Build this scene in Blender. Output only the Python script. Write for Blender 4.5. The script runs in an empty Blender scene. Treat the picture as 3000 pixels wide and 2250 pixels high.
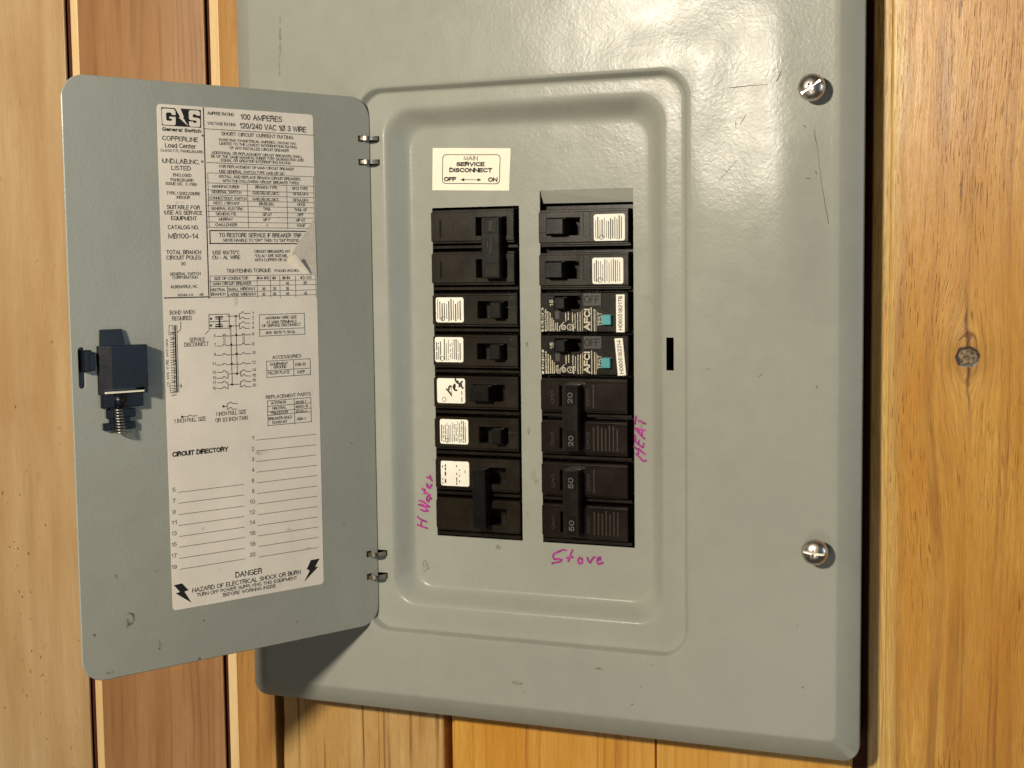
import bpy, bmesh, math, random
from mathutils import Matrix, Vector
random.seed(11)
# ------------------------------------------------------------------ camera, world, lamps, exposure
scene = bpy.context.scene
coll = scene.collection
MM = 0.001
cam_d = bpy.data.cameras.new('camera'); cam = bpy.data.objects.new('camera', cam_d); coll.objects.link(cam)
cam_d.sensor_width = 36.0; cam_d.lens = 49.61; cam_d.clip_start = 0.01; cam_d.clip_end = 50
CR = Vector((0.930127, 0.367045, -0.011865)); CD = Vector((0.019225, -0.080931, -0.996534)); CF = Vector((-0.366733, 0.926676, -0.082333))
cm = Matrix.Identity(4)
for i in range(3):
    cm[i][0] = CR[i]; cm[i][1] = -CD[i]; cm[i][2] = -CF[i]
cm[0][3], cm[1][3], cm[2][3] = 0.105015, -0.778182, 0.166816
cam.matrix_world = cm
scene.camera = cam
world = bpy.data.worlds.new('World'); scene.world = world; world.use_nodes = True
bg = world.node_tree.nodes['Background']; bg.inputs[0].default_value = (1.0, 0.90, 0.76, 1); bg.inputs[1].default_value = 0.028
def lamp(name, kind, loc, power, color, size, target=None, size_y=None):
    d = bpy.data.lights.new(name, kind); d.energy = power; d.color = color
    if kind == 'POINT': d.shadow_soft_size = size
    else:
        d.size = size
        if size_y: d.shape = 'RECTANGLE'; d.size_y = size_y
    o = bpy.data.objects.new(name, d); coll.objects.link(o); o.location = loc
    if target is not None:
        o.rotation_euler = (Vector(target) - Vector(loc)).to_track_quat('-Z', 'Y').to_euler()
    return o
lamp('room_lamp', 'POINT', (-0.400, -1.15, 0.475), 60.0, (1.0, 0.905, 0.735), 0.05)
lamp('low_fill', 'AREA', (-0.15, -1.9, -0.75), 4.5, (1.0, 0.90, 0.76), 0.8, (-0.2, 0.0, 0.0))
lamp('window_light', 'AREA', (2.0, -0.50, 0.30), 7.0, (0.60, 0.82, 1.0), 0.5, (-0.3, -0.1, 0.1), 0.9)
vs = scene.view_settings
vs.view_transform = 'Standard'; vs.look = 'None'; vs.gamma = 1.0; vs.exposure = 0.0; vs.use_curve_mapping = False
scene.render.engine = 'CYCLES'

# ------------------------------------------------------------------ node helpers and materials
def srgb(r, g, b):
    f = lambda c: (c / 255 / 12.92) if c / 255 <= 0.04045 else ((c / 255 + 0.055) / 1.055) ** 2.4
    return (f(r), f(g), f(b), 1)
class NT:
    def __init__(s, name):
        s.m = bpy.data.materials.new(name); s.m.use_nodes = True
        s.t = s.m.node_tree; s.n = s.t.nodes; s.bsdf = s.n['Principled BSDF']
        s.tc = s.n.new('ShaderNodeTexCoord')
    def link(s, a, b): s.t.links.new(a, b)
    def put(s, sock, v):
        if hasattr(v, 'is_output'): s.link(v, sock)
        elif v is not None: sock.default_value = v
    def math(s, op, a, b=None, c=None, clamp=False):
        n = s.n.new('ShaderNodeMath'); n.operation = op; n.use_clamp = clamp
        s.put(n.inputs[0], a); s.put(n.inputs[1], b)
        if c is not None: s.put(n.inputs[2], c)
        return n.outputs[0]
    def xyz(s):
        n = s.n.new('ShaderNodeSeparateXYZ'); s.link(s.tc.outputs['Object'], n.inputs[0]); return n.outputs
    def comb(s, x, y, z):
        n = s.n.new('ShaderNodeCombineXYZ'); s.put(n.inputs[0], x); s.put(n.inputs[1], y); s.put(n.inputs[2], z); return n.outputs[0]
    def mapping(s, scale, loc=(0, 0, 0)):
        n = s.n.new('ShaderNodeMapping'); s.link(s.tc.outputs['Object'], n.inputs[0])
        n.inputs['Scale'].default_value = scale; n.inputs['Location'].default_value = loc; return n.outputs[0]
    def noise(s, vec, scale=1.0, detail=2.0, rough=0.5, dist=0.0):
        n = s.n.new('ShaderNodeTexNoise'); s.put(n.inputs['Vector'], vec)
        n.inputs['Scale'].default_value = scale; n.inputs['Detail'].default_value = detail
        n.inputs['Roughness'].default_value = rough; n.inputs['Distortion'].default_value = dist
        return n.outputs['Fac']
    def ramp(s, fac, stops):
        n = s.n.new('ShaderNodeValToRGB'); s.put(n.inputs[0], fac); e = n.color_ramp.elements
        while len(e) < len(stops): e.new(0.5)
        for el, (p, c) in zip(e, stops):
            el.position = p; el.color = c if len(c) == 4 else (*c, 1)
        return n.outputs[0]
    def rng(s, v, a, b, c=0.0, d=1.0):
        n = s.n.new('ShaderNodeMapRange'); s.put(n.inputs[0], v)
        for i, q in enumerate((a, b, c, d)): n.inputs[i + 1].default_value = q
        return n.outputs[0]
    def mix(s, fac, a, b, blend='MIX'):
        n = s.n.new('ShaderNodeMix'); n.data_type = 'RGBA'; n.blend_type = blend
        s.put(n.inputs[0], fac); s.put(n.inputs[6], a); s.put(n.inputs[7], b); return n.outputs[2]
    def bump(s, h, strength, dist=0.001, nrm=None):
        n = s.n.new('ShaderNodeBump'); s.put(n.inputs['Height'], h); n.inputs['Strength'].default_value = strength
        n.inputs['Distance'].default_value = dist
        if nrm: s.link(nrm, n.inputs['Normal'])
        return n.outputs[0]
    def set(s, **k):
        names = dict(color='Base Color', rough='Roughness', metal='Metallic', spec='Specular IOR Level', normal='Normal', coat='Coat Weight', coat_rough='Coat Roughness', alpha='Alpha', coat_normal='Coat Normal')
        for a, v in k.items(): s.put(s.bsdf.inputs[names[a]], v)
        return s.m
def plain(name, col, rough=0.5, metal=0.0, spec=0.5, var=0.12, vscale=120, bump=0.0, bscale=800):
    t = NT(name)
    n = t.noise(t.mapping((1, 1, 1)), vscale, 4, 0.6)
    c = t.mix(t.rng(n, 0.3, 0.7), tuple(x * (1 - var) for x in col[:3]) + (1,), tuple(min(1, x * (1 + var)) for x in col[:3]) + (1,))
    nr = None
    if bump: nr = t.bump(t.noise(t.mapping((1, 1, 1)), bscale, 2, 0.5), bump, 0.0004)
    return t.set(color=c, rough=t.rng(n, 0.2, 0.8, rough * 0.85, min(1, rough * 1.15)), metal=metal, spec=spec, normal=nr)
def paint(name, col, seed=0.0):
    t = NT(name)
    v = t.mapping((1, 1, 1), (seed, seed, seed))
    big = t.noise(v, 9, 3, 0.5); mid = t.noise(v, 60, 4, 0.6); fine = t.noise(v, 1500, 2, 0.6)
    f = t.math('ADD', t.math('MULTIPLY', big, 0.5), t.math('ADD', t.math('MULTIPLY', mid, 0.25), t.math('MULTIPLY', fine, 0.25)))
    c = t.mix(t.rng(f, 0.32, 0.68), tuple(x * 0.90 for x in col[:3]) + (1,), tuple(x * 1.08 for x in col[:3]) + (1,))
    dirt = t.noise(t.mapping((1, 1, 1), (3 + seed, 1, 2)), 38, 6, 0.72)
    c = t.mix(t.rng(dirt, 0.68, 0.82, 0, 0.35), c, (col[0] * 0.50, col[1] * 0.44, col[2] * 0.34, 1))
    speck = t.noise(t.mapping((1, 1, 1), (7, seed, 5)), 330, 2, 0.5)
    c = t.mix(t.rng(speck, 0.79, 0.82, 0, 0.6), c, (col[0] * 0.25, col[1] * 0.2, col[2] * 0.14, 1))
    peel = t.noise(v, 430, 1.5, 0.45, 0.6)
    b1 = t.bump(t.noise(v, 26, 2, 0.5), 0.12, 0.004)
    nr = t.bump(peel, 0.14, 0.0005, b1)
    return t.set(color=c, rough=t.rng(mid, 0.3, 0.7, 0.24, 0.31), spec=0.21, normal=nr)
def wood(name, pale, dark, line, seed, freq=0.55, wander=5.0, lines=0.5, pores=0.5, knot=None, rough=0.42, gscale=1.0, specks=0.0, edge=None, con=1.0):
    """pine: growth rings as contours of a warped x field; knot=(x,z,r) in object mm bends the field round it"""
    t = NT(name)
    X, Y, Z = t.xyz()
    x = t.math('MULTIPLY', X, 1000.0); z = t.math('MULTIPLY', Z, 1000.0)
    warp = t.noise(t.mapping((14, 14, 2.2), (seed, seed * 0.7, seed * 1.3)), 1.0, 2, 0.5)
    warp2 = t.noise(t.mapping((60, 60, 9), (seed * 2, 1, seed)), 1.0, 3, 0.5)
    f = t.math('ADD', x, t.math('ADD', t.math('MULTIPLY', warp, wander * 6), t.math('MULTIPLY', warp2, wander)))
    d2 = None
    if knot:
        kx, kz, kr = knot
        dx = t.math('SUBTRACT', x, kx); dz = t.math('SUBTRACT', z, kz)
        kn = t.noise(t.mapping((150, 150, 150)), 1.0, 3, 0.6)
        dzs = t.math('MULTIPLY', dz, 0.42)
        dd = t.math('ADD', t.math('MULTIPLY', dx, dx), t.math('MULTIPLY', dzs, dzs))
        flow = t.math('DIVIDE', t.math('MULTIPLY', dx, kr * kr * 3.0), t.math('ADD', dd, kr * kr * 1.6))
        f = t.math('SUBTRACT', f, flow)
        d2 = t.math('SQRT', t.math('ADD', t.math('MULTIPLY', dx, dx), t.math('MULTIPLY', t.math('MULTIPLY', dz, dz), 1.25)))
        d2 = t.math('ADD', d2, t.math('MULTIPLY', t.math('SUBTRACT', kn, 0.5), 5.0))
    # slow colour drift across the board and down it
    drift = t.noise(t.comb(t.math('MULTIPLY', f, 0.035), 0.0, t.math('MULTIPLY', z, 0.006)), 1.0, 3, 0.55)
    c = t.mix(t.rng(drift, 0.36, 0.62), pale, dark)
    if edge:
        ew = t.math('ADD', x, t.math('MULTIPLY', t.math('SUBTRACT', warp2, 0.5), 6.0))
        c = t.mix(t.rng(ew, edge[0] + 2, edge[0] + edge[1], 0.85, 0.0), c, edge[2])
    # growth lines
    ph = t.math('MULTIPLY', f, freq * 2 * math.pi / 6.0)
    sn = t.math('SINE', t.math('ADD', ph, t.math('MULTIPLY', t.noise(t.comb(t.math('MULTIPLY', f, 0.12), seed, 0.0), 1.0, 2, 0.5), 14.0)))
    ln = t.math('POWER', t.math('MULTIPLY', t.math('ADD', sn, 1.0), 0.5), 5.0)
    brk = t.rng(t.noise(t.comb(t.math('MULTIPLY', f, 0.06), seed + 4, t.math('MULTIPLY', z, 0.012)), 1.0, 2, 0.5), 0.35, 0.62)
    c = t.mix(t.math('MULTIPLY', t.math('MULTIPLY', ln, brk), lines), c, line)
    # fibre streaks and pores
    st = t.noise(t.comb(t.math('MULTIPLY', f, 1.1), seed, t.math('MULTIPLY', z, 0.022)), gscale, 4, 0.65)
    c = t.mix(t.rng(st, 0.38, 0.66, 0.0, 0.45 * con), c, dark)
    fib = t.noise(t.comb(t.math('MULTIPLY', f, 4.2), seed + 2, t.math('MULTIPLY', z, 0.09)), 1.0, 4, 0.7)
    c = t.mix(t.rng(fib, 0.38, 0.64, 0.0, 0.24 * con), c, line)
    po = t.noise(t.comb(t.math('MULTIPLY', f, 1.7), seed + 9, t.math('MULTIPLY', z, 0.075)), 1.0, 2, 0.6)
    patch = t.rng(t.noise(t.mapping((22, 22, 9), (seed, 2, 1)), 1.0, 2, 0.5), 0.40, 0.62)
    pm = t.math('MULTIPLY', t.rng(po, 0.60, 0.67), t.math('MULTIPLY', patch, pores))
    c = t.mix(pm, c, line)
    if specks:
        sp = t.noise(t.mapping((1, 1, 0.7), (seed, 5, 3)), 210, 2, 0.6)
        zone = t.rng(t.noise(t.mapping((30, 30, 5), (seed, 8, 2)), 1.0, 1, 0.5), 0.5, 0.62)
        c = t.mix(t.math('MULTIPLY', t.math('MULTIPLY', t.rng(sp, 0.66, 0.72), zone), specks), c, line)
    h = t.math('ADD', t.math('MULTIPLY', t.math('ADD', st, fib), 0.4), t.math('MULTIPLY', t.math('SUBTRACT', 1.0, pm), 0.4))
    if knot:
        kr = knot[2]
        halo = t.rng(d2, kr * 1.0, kr * 2.4, 0.55, 0.0)
        c = t.mix(halo, c, tuple(v * 0.62 for v in dark[:3]) + (1,))
        rl = t.math('POWER', t.math('MULTIPLY', t.math('ADD', t.math('SINE', t.math('MULTIPLY', t.math('SQRT', t.math('ADD', t.math('MULTIPLY', dx, dx), t.math('MULTIPLY', t.math('MULTIPLY', dzs, dzs), 0.8))), 1.5)), 1.0), 0.5), 3.0)
        c = t.mix(t.math('MULTIPLY', rl, t.rng(d2, kr * 1.1, kr * 4.2, 0.42, 0.0)), c, line)
        # resin streak above and below
        ax = t.math('ABSOLUTE', t.math('ADD', dx, t.math('ADD', t.math('MULTIPLY', dz, 0.045), t.math('MULTIPLY', t.math('SUBTRACT', t.noise(t.comb(0.0, seed, t.math('MULTIPLY', z, 0.09)), 1.0, 2, 0.5), 0.5), 5.0))))
        az = t.math('ABSOLUTE', dz)
        sm = t.math('MULTIPLY', t.rng(t.math('ADD', ax, t.math('MULTIPLY', az, 0.012)), 0.3, 1.7, 1.0, 0.0), t.rng(az, kr * 1.4, kr * 7, 0.9, 0.0))
        c = t.mix(sm, c, tuple(v * 0.45 for v in line[:3]) + (1,))
        core = t.mix(t.rng(t.noise(t.mapping((420, 420, 420)), 1.0, 4, 0.7), 0.42, 0.6), (0.03, 0.02, 0.012, 1), (0.34, 0.22, 0.11, 1))
        ringm = t.rng(d2, kr * 0.70, kr * 0.84, 0.0, 1.0)
        core = t.mix(ringm, core, (0.022, 0.012, 0.007, 1))
        c = t.mix(t.rng(d2, kr * 0.96, kr * 1.08, 1.0, 0.0), c, core)
        h = t.math('ADD', h, t.rng(d2, kr * 0.8, kr * 1.1, -0.9, 0.0))
    nr = t.bump(h, 0.35, 0.0006)
    return t.set(color=c, rough=t.rng(st, 0.2, 0.8, rough * 0.8, rough * 1.25), spec=0.45, normal=nr)

# ------------------------------------------------------------------ mesh helpers (all in millimetres)
class MB:
    def __init__(s): s.v = []; s.f = []; s.sm = []
    def add(s, verts, faces, smooth=False):
        b = len(s.v); s.v += [tuple(p) for p in verts]
        s.f += [tuple(i + b for i in q) for q in faces]; s.sm += [smooth] * len(faces); return s
    def from_bm(s, bm, smooth=False):
        bm.verts.ensure_lookup_table(); bm.verts.index_update()
        s.add([v.co[:] for v in bm.verts], [[v.index for v in f.verts] for f in bm.faces], smooth); bm.free(); return s
    def box(s, x0, x1, y0, y1, z0, z1, bev=0.0, seg=2, top=None):
        """top=(dx,dz): shrink of the front (y0) face, for tapered blocks"""
        bm = bmesh.new(); bmesh.ops.create_cube(bm, size=1.0)
        for v in bm.verts:
            fx = v.co.x + 0.5; fy = v.co.y + 0.5; fz = v.co.z + 0.5
            a0, a1, c0, c1 = x0, x1, z0, z1
            if top and fy < 0.5: a0 += top[0]; a1 -= top[0]; c0 += top[1]; c1 -= top[1]
            v.co = Vector((a0 + (a1 - a0) * fx, y0 + (y1 - y0) * fy, c0 + (c1 - c0) * fz))
        if bev:
            bmesh.ops.bevel(bm, geom=bm.edges[:], offset=bev, segments=seg, profile=0.5, affect='EDGES')
        return s.from_bm(bm)
    def prism(s, pts, a, b, axis='y'):
        """pts 2-D polygon extruded from a to b along axis; pts are (x,z) for y, (x,y) for z"""
        n = len(pts)
        mk = (lambda p, t: (p[0], t, p[1])) if axis == 'y' else (lambda p, t: (p[0], p[1], t))
        s.add([mk(p, a) for p in pts] + [mk(p, b) for p in pts],
              [tuple(range(n)), tuple(range(2 * n - 1, n - 1, -1))] + [(i, (i + 1) % n + 0, (i + 1) % n + n, i + n)[::-1] for i in range(n)])
        return s
    def flat(s, pts, y):
        s.add([(p[0], y, p[1]) for p in pts], [tuple(range(len(pts)))]); return s
    def ribbon(s, pts, w, y, cap=5):
        """flat pen stroke with round ends, in the x-z plane"""
        for (ax, az), (bx, bz) in zip(pts[:-1], pts[1:]):
            d = math.hypot(bx - ax, bz - az)
            if d < 1e-6: continue
            ux, uz = (bx - ax) / d, (bz - az) / d
            ring = []
            for cx, cz, a0 in ((bx, bz, -90), (ax, az, 90)):
                for k in range(cap + 1):
                    a = math.radians(a0 + 180 * k / cap)
                    c_, s_ = math.cos(a) * w / 2, math.sin(a) * w / 2
                    ring.append((cx + ux * c_ - uz * s_, y, cz + uz * c_ + ux * s_))
            s.add(ring, [tuple(range(len(ring)))]); y -= 0.002
        return s
    def line(s, pts, w, y):
        for (ax, az), (bx, bz) in zip(pts[:-1], pts[1:]):
            d = math.hypot(bx - ax, bz - az)
            if d < 1e-6: continue
            nx, nz = -(bz - az) / d * w / 2, (bx - ax) / d * w / 2
            ex, ez = (bx - ax) / d * w / 2, (bz - az) / d * w / 2
            s.add([(ax + nx - ex, y, az + nz - ez), (ax - nx - ex, y, az - nz - ez), (bx - nx + ex, y, bz - nz + ez), (bx + nx + ex, y, bz + nz + ez)], [(0, 1, 2, 3)])
            y -= 0.002
        return s
    def disc(s, cx, cz, r, y, n=12):
        return s.flat([(cx + r * math.cos(2 * math.pi * k / n), cz + r * math.sin(2 * math.pi * k / n)) for k in range(n)], y)
    def tube(s, pts, r, seg=8, closed=False):
        P = [Vector(p) for p in pts]; n = len(P); vs_ = []; fs = []
        prev = None
        for i in range(n):
            tgt = (P[min(i + 1, n - 1)] - P[max(i - 1, 0)]).normalized()
            if prev is None:
                a = Vector((0, 0, 1)) if abs(tgt.z) < 0.9 else Vector((1, 0, 0)); u = tgt.cross(a).normalized()
            else: u = (prev - tgt * prev.dot(tgt)).normalized()
            prev = u; w = tgt.cross(u)
            for k in range(seg):
                a = 2 * math.pi * k / seg; vs_.append(P[i] + (u * math.cos(a) + w * math.sin(a)) * r)
        for i in range(n - 1):
            for k in range(seg):
                fs.append((i * seg + k, i * seg + (k + 1) % seg, (i + 1) * seg + (k + 1) % seg, (i + 1) * seg + k))
        fs += [tuple(range(seg - 1, -1, -1)), tuple((n - 1) * seg + k for k in range(seg))]
        return s.add(vs_, fs, True)
    def mesh(s, name):
        me = bpy.data.meshes.new(name); me.from_pydata([(x * MM, y * MM, z * MM) for x, y, z in s.v], [], s.f)
        for p, sm in zip(me.polygons, s.sm): p.use_smooth = sm
        return me
    def build(s, name, mat, parent=None, loc=None, rotz=0.0):
        me = s.mesh(name)
        if mat: me.materials.append(mat)
        return place(me, name, parent, loc, rotz)
def place(me, name, parent=None, loc=None, rotz=0.0):
    o = bpy.data.objects.new(name, me); coll.objects.link(o)
    if loc: o.location = [c * MM for c in loc]
    o.rotation_euler = (0, 0, rotz)
    if parent: o.parent = parent
    return o
def empty(name, loc, label, cat, group=None):
    o = bpy.data.objects.new(name, None); coll.objects.link(o); o.location = [c * MM for c in loc]; o.empty_display_size = 0.01
    o['label'] = label; o['category'] = cat
    if group: o['group'] = group
    return o
def fix_normals(me):
    bm = bmesh.new(); bm.from_mesh(me); bmesh.ops.recalc_face_normals(bm, faces=bm.faces[:]); bm.to_mesh(me); bm.free()
def boolean_cut(me, cutter_mb, name):
    fix_normals(me)
    a = bpy.data.objects.new('tmp_a', me); coll.objects.link(a)
    cm_ = cutter_mb.mesh('tmp_c'); fix_normals(cm_); b = bpy.data.objects.new('tmp_b', cm_); coll.objects.link(b)
    md = a.modifiers.new('cut', 'BOOLEAN'); md.operation = 'DIFFERENCE'; md.object = b; md.solver = 'EXACT'; md.use_self = True
    dg = bpy.context.evaluated_depsgraph_get(); dg.update()
    out = bpy.data.meshes.new_from_object(a.evaluated_get(dg)); out.name = name
    bpy.data.objects.remove(a); bpy.data.objects.remove(b)
    return out
def smooth_by_angle(me, deg):
    for p in me.polygons: p.use_smooth = True
    me.set_sharp_from_angle(angle=math.radians(deg))
def rrect(x0, x1, z0, z1, r, nc=8, nx=1, nz=1):
    """rounded rectangle, anticlockwise seen from the front, fixed point count"""
    pts = []
    def seg(a, b, n):
        for k in range(1, n): pts.append((a[0] + (b[0] - a[0]) * k / n, a[1] + (b[1] - a[1]) * k / n))
    def arc(cx, cz, a0):
        for k in range(nc + 1):
            a = math.radians(a0 + 90 * k / nc); pts.append((cx + r * math.cos(a), cz + r * math.sin(a)))
    arc(x1 - r, z1 - r, 0); seg((x1 - r, z1), (x0 + r, z1), nx)
    arc(x0 + r, z1 - r, 90); seg((x0, z1 - r), (x0, z0 + r), nz)
    arc(x0 + r, z0 + r, 180); seg((x0 + r, z0), (x1 - r, z0), nx)
    arc(x1 - r, z0 + r, 270); seg((x1, z0 + r), (x1, z1 - r), nz)
    return pts
# ------------------------------------------------------------------ lettering: a grotesque stroke alphabet, cap height 1
def _a(cx, cy, rx, ry, a0, a1, n=7):
    return [(cx + rx * math.cos(math.radians(a0 + (a1 - a0) * k / n)), cy + ry * math.sin(math.radians(a0 + (a1 - a0) * k / n))) for k in range(n + 1)]
def _o(w, h=1.0, n=16): return [_a(w / 2, h / 2, w / 2, h / 2, 90, 450, n)]
GL = {
 'A': (.70, [[(0, 0), (.35, 1), (.70, 0)], [(.13, .35), (.57, .35)]]),
 'B': (.60, [[(0, 0), (0, 1), (.33, 1)] + _a(.33, .76, .24, .24, 90, -90) + [(0, .52)], [(.33, .52)] + _a(.34, .26, .26, .26, 90, -90) + [(0, 0)]]),
 'C': (.66, [_a(.36, .5, .36, .5, 42, 318, 14)]),
 'D': (.65, [[(0, 0), (0, 1), (.25, 1)] + _a(.25, .5, .40, .5, 90, -90, 10) + [(0, 0)]]),
 'E': (.55, [[(.55, 1), (0, 1), (0, 0), (.55, 0)], [(0, .53), (.50, .53)]]),
 'F': (.52, [[(.52, 1), (0, 1), (0, 0)], [(0, .52), (.46, .52)]]),
 'G': (.70, [_a(.37, .5, .37, .5, 45, 318, 14) + [(.70, .16), (.70, .47), (.40, .47)]]),
 'H': (.62, [[(0, 0), (0, 1)], [(.62, 0), (.62, 1)], [(0, .52), (.62, .52)]]),
 'I': (.06, [[(.03, 0), (.03, 1)]]),
 'J': (.42, [[(.42, 1), (.42, .25)] + _a(.21, .22, .21, .22, 0, -180)]),
 'K': (.60, [[(0, 0), (0, 1)], [(.58, 1), (0, .36)], [(.20, .56), (.60, 0)]]),
 'L': (.48, [[(0, 1), (0, 0), (.48, 0)]]),
 'M': (.76, [[(0, 0), (0, 1), (.38, .05), (.76, 1), (.76, 0)]]),
 'N': (.62, [[(0, 0), (0, 1), (.62, 0), (.62, 1)]]),
 'O': (.74, _o(.74)), 'Ø': (.74, _o(.74) + [[(.04, -.04), (.70, 1.04)]]),
 'P': (.57, [[(0, 0), (0, 1), (.32, 1)] + _a(.32, .74, .25, .26, 90, -90) + [(0, .48)]]),
 'Q': (.74, _o(.74) + [[(.44, .24), (.74, -.04)]]),
 'R': (.62, [[(0, 0), (0, 1), (.34, 1)] + _a(.34, .75, .25, .25, 90, -90) + [(0, .50)], [(.34, .50), (.52, .40), (.58, 0)]]),
 'S': (.58, [_a(.29, .745, .26, .255, 25, 200, 8) + [(.12, .58), (.46, .46)] + _a(.29, .255, .29, .255, 38, -160, 10)]),
 'T': (.60, [[(0, 1), (.60, 1)], [(.30, 1), (.30, 0)]]),
 'U': (.62, [[(0, 1), (0, .30)] + _a(.31, .30, .31, .30, 180, 360, 8) + [(.62, 1)]]),
 'V': (.66, [[(0, 1), (.33, 0), (.66, 1)]]),
 'W': (.92, [[(0, 1), (.23, 0), (.46, .95), (.69, 0), (.92, 1)]]),
 'X': (.62, [[(0, 0), (.62, 1)], [(0, 1), (.62, 0)]]),
 'Y': (.64, [[(0, 1), (.32, .42), (.64, 1)], [(.32, .42), (.32, 0)]]),
 'Z': (.58, [[(0, 1), (.58, 1), (0, 0), (.58, 0)]]),
 '0': (.52, _o(.52)), '1': (.30, [[(.02, .74), (.12, .78), (.24, 1), (.24, 0)]]),
 '2': (.52, [_a(.26, .73, .25, .27, 170, -30, 9) + [(.03, .04), (.52, .04)]]),
 '3': (.52, [_a(.25, .75, .23, .25, 160, -85, 9), _a(.25, .26, .26, .26, 88, -165, 9)]),
 '4': (.54, [[(.42, 0), (.42, 1), (0, .28), (.54, .28)]]),
 '5': (.52, [[(.47, 1), (.10, 1), (.05, .50)] + _a(.25, .31, .26, .31, 115, -160, 10)]),
 '6': (.52, [_a(.27, .31, .25, .31, 150, -210, 14) , [(.02, .36)] + _a(.28, .5, .26, .5, 180, 40, 8)]),
 '7': (.50, [[(0, 1), (.50, 1), (.30, .55), (.20, 0)]]),
 '8': (.52, [_a(.26, .75, .22, .25, -90, 270, 14), _a(.26, .25, .26, .25, 90, 450, 14)]),
 '9': (.52, [_a(.25, .69, .25, .31, -30, 330, 14), [(.50, .64)] + _a(.24, .5, .26, .5, 0, -140, 8)]),
 '.': (.06, [[(.03, 0), (.03, .07)]]), ',': (.08, [[(.05, .07), (.02, -.14)]]), ':': (.06, [[(.03, 0), (.03, .08)], [(.03, .55), (.03, .63)]]),
 '-': (.32, [[(.02, .38), (.30, .38)]]), '/': (.34, [[(0, -.05), (.34, 1.05)]]), '"': (.22, [[(.04, 1), (.04, .72)], [(.18, 1), (.18, .72)]]),
 '#': (.56, [[(.12, 0), (.22, 1)], [(.36, 0), (.46, 1)], [(.02, .66), (.56, .66)], [(0, .34), (.54, .34)]]),
 '°': (.28, [_a(.14, .86, .13, .14, 0, 360, 8)]), '®': (.9, [_a(.45, .5, .45, .5, 0, 360, 14), [(.3, .2), (.3, .8), (.55, .75), (.3, .5), (.62, .2)]]),
 'a': (.48, [[(.04, .58), (.22, .74), (.42, .60), (.42, 0)], [(.42, .40), (.10, .32), (.06, .08), (.24, 0), (.42, .16)]]),
 'c': (.46, [_a(.25, .36, .25, .36, 45, 315, 10)]), 'd': (.50, [_a(.25, .36, .25, .36, 0, 360, 12), [(.50, 0), (.50, 1)]]),
 'e': (.50, [[(.02, .38), (.50, .38)] + _a(.25, .36, .25, .36, 0, 310, 12)]), 'f': (.30, [[(.30, 1), (.14, .92), (.13, 0)], [(0, .70), (.28, .70)]]),
 'h': (.46, [[(0, 0), (0, 1)], [(0, .50), (.20, .72), (.44, .60), (.46, 0)]]), 'i': (.06, [[(.03, 0), (.03, .70)], [(.03, .88), (.03, .98)]]),
 'l': (.06, [[(.03, 0), (.03, 1)]]), 'n': (.46, [[(0, 0), (0, .72)], [(0, .50), (.20, .72), (.44, .60), (.46, 0)]]), 'o': (.50, _o(.50, .72, 12)),
 'r': (.30, [[(0, 0), (0, .72)], [(0, .44), (.12, .68), (.30, .70)]]), 't': (.28, [[(.12, .95), (.12, .08), (.28, 0)], [(0, .70), (.28, .70)]]),
 'w': (.72, [[(0, .72), (.18, 0), (.36, .68), (.54, 0), (.72, .72)]]),
}
WEIGHT = {0: 0.145, 1: 0.12, 2: 0.22, 3: 0.27}
def text(mb, txt, x0, x1, zc, h, y, weight=0, up=False):
    """lettering from x0 to x1 centred on zc with cap height h; up=True reads upwards (x0,x1 then run along z, zc along x)"""
    pen = 0.0; strokes = []
    for ch in txt:
        if ch == ' ': pen += 0.42; continue
        w, st = GL[ch]
        strokes += [[(pen + px, py) for px, py in s] for s in st]; pen += w + 0.20
    a = min(p[0] for s in strokes for p in s); b = max(p[0] for s in strokes for p in s)
    wd = WEIGHT[weight] * h
    k = (x1 - x0 - wd) / (b - a) if b - a > 0.1 else h
    xa = x0 + wd / 2 if b - a > 0.1 else (x0 + x1) / 2
    for i, s in enumerate(strokes):
        P = [Vector((xa + (px - a) * k, (py - 0.5) * (h - wd))) for px, py in s]
        n = len(P); V = []
        for j in range(n):
            d0 = (P[j] - P[j - 1]).normalized() if j else None
            d1 = (P[j + 1] - P[j]).normalized() if j < n - 1 else None
            d = ((d0 or d1) + (d1 or d0)); d = d.normalized() if d.length > 0.2 else (d1 or d0)
            nrm = Vector((-d.y, d.x)); c_ = max(0.45, abs(nrm.dot(Vector((-(d1 or d0).y, (d1 or d0).x)))))
            e = d * (wd * 0.5) if (j == 0 or j == n - 1) else Vector((0, 0))
            q = P[j] - e if j == 0 else P[j] + e
            for sg in (1, -1):
                r = q + nrm * (sg * wd * 0.5 / c_)
                V.append((zc - r.y, y - 0.002 * (i % 4), r.x) if up else (r.x, y - 0.002 * (i % 4), zc + r.y))
        mb.add(V, [(2 * j, 2 * j + 1, 2 * j + 3, 2 * j + 2) for j in range(n - 1)])

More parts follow.
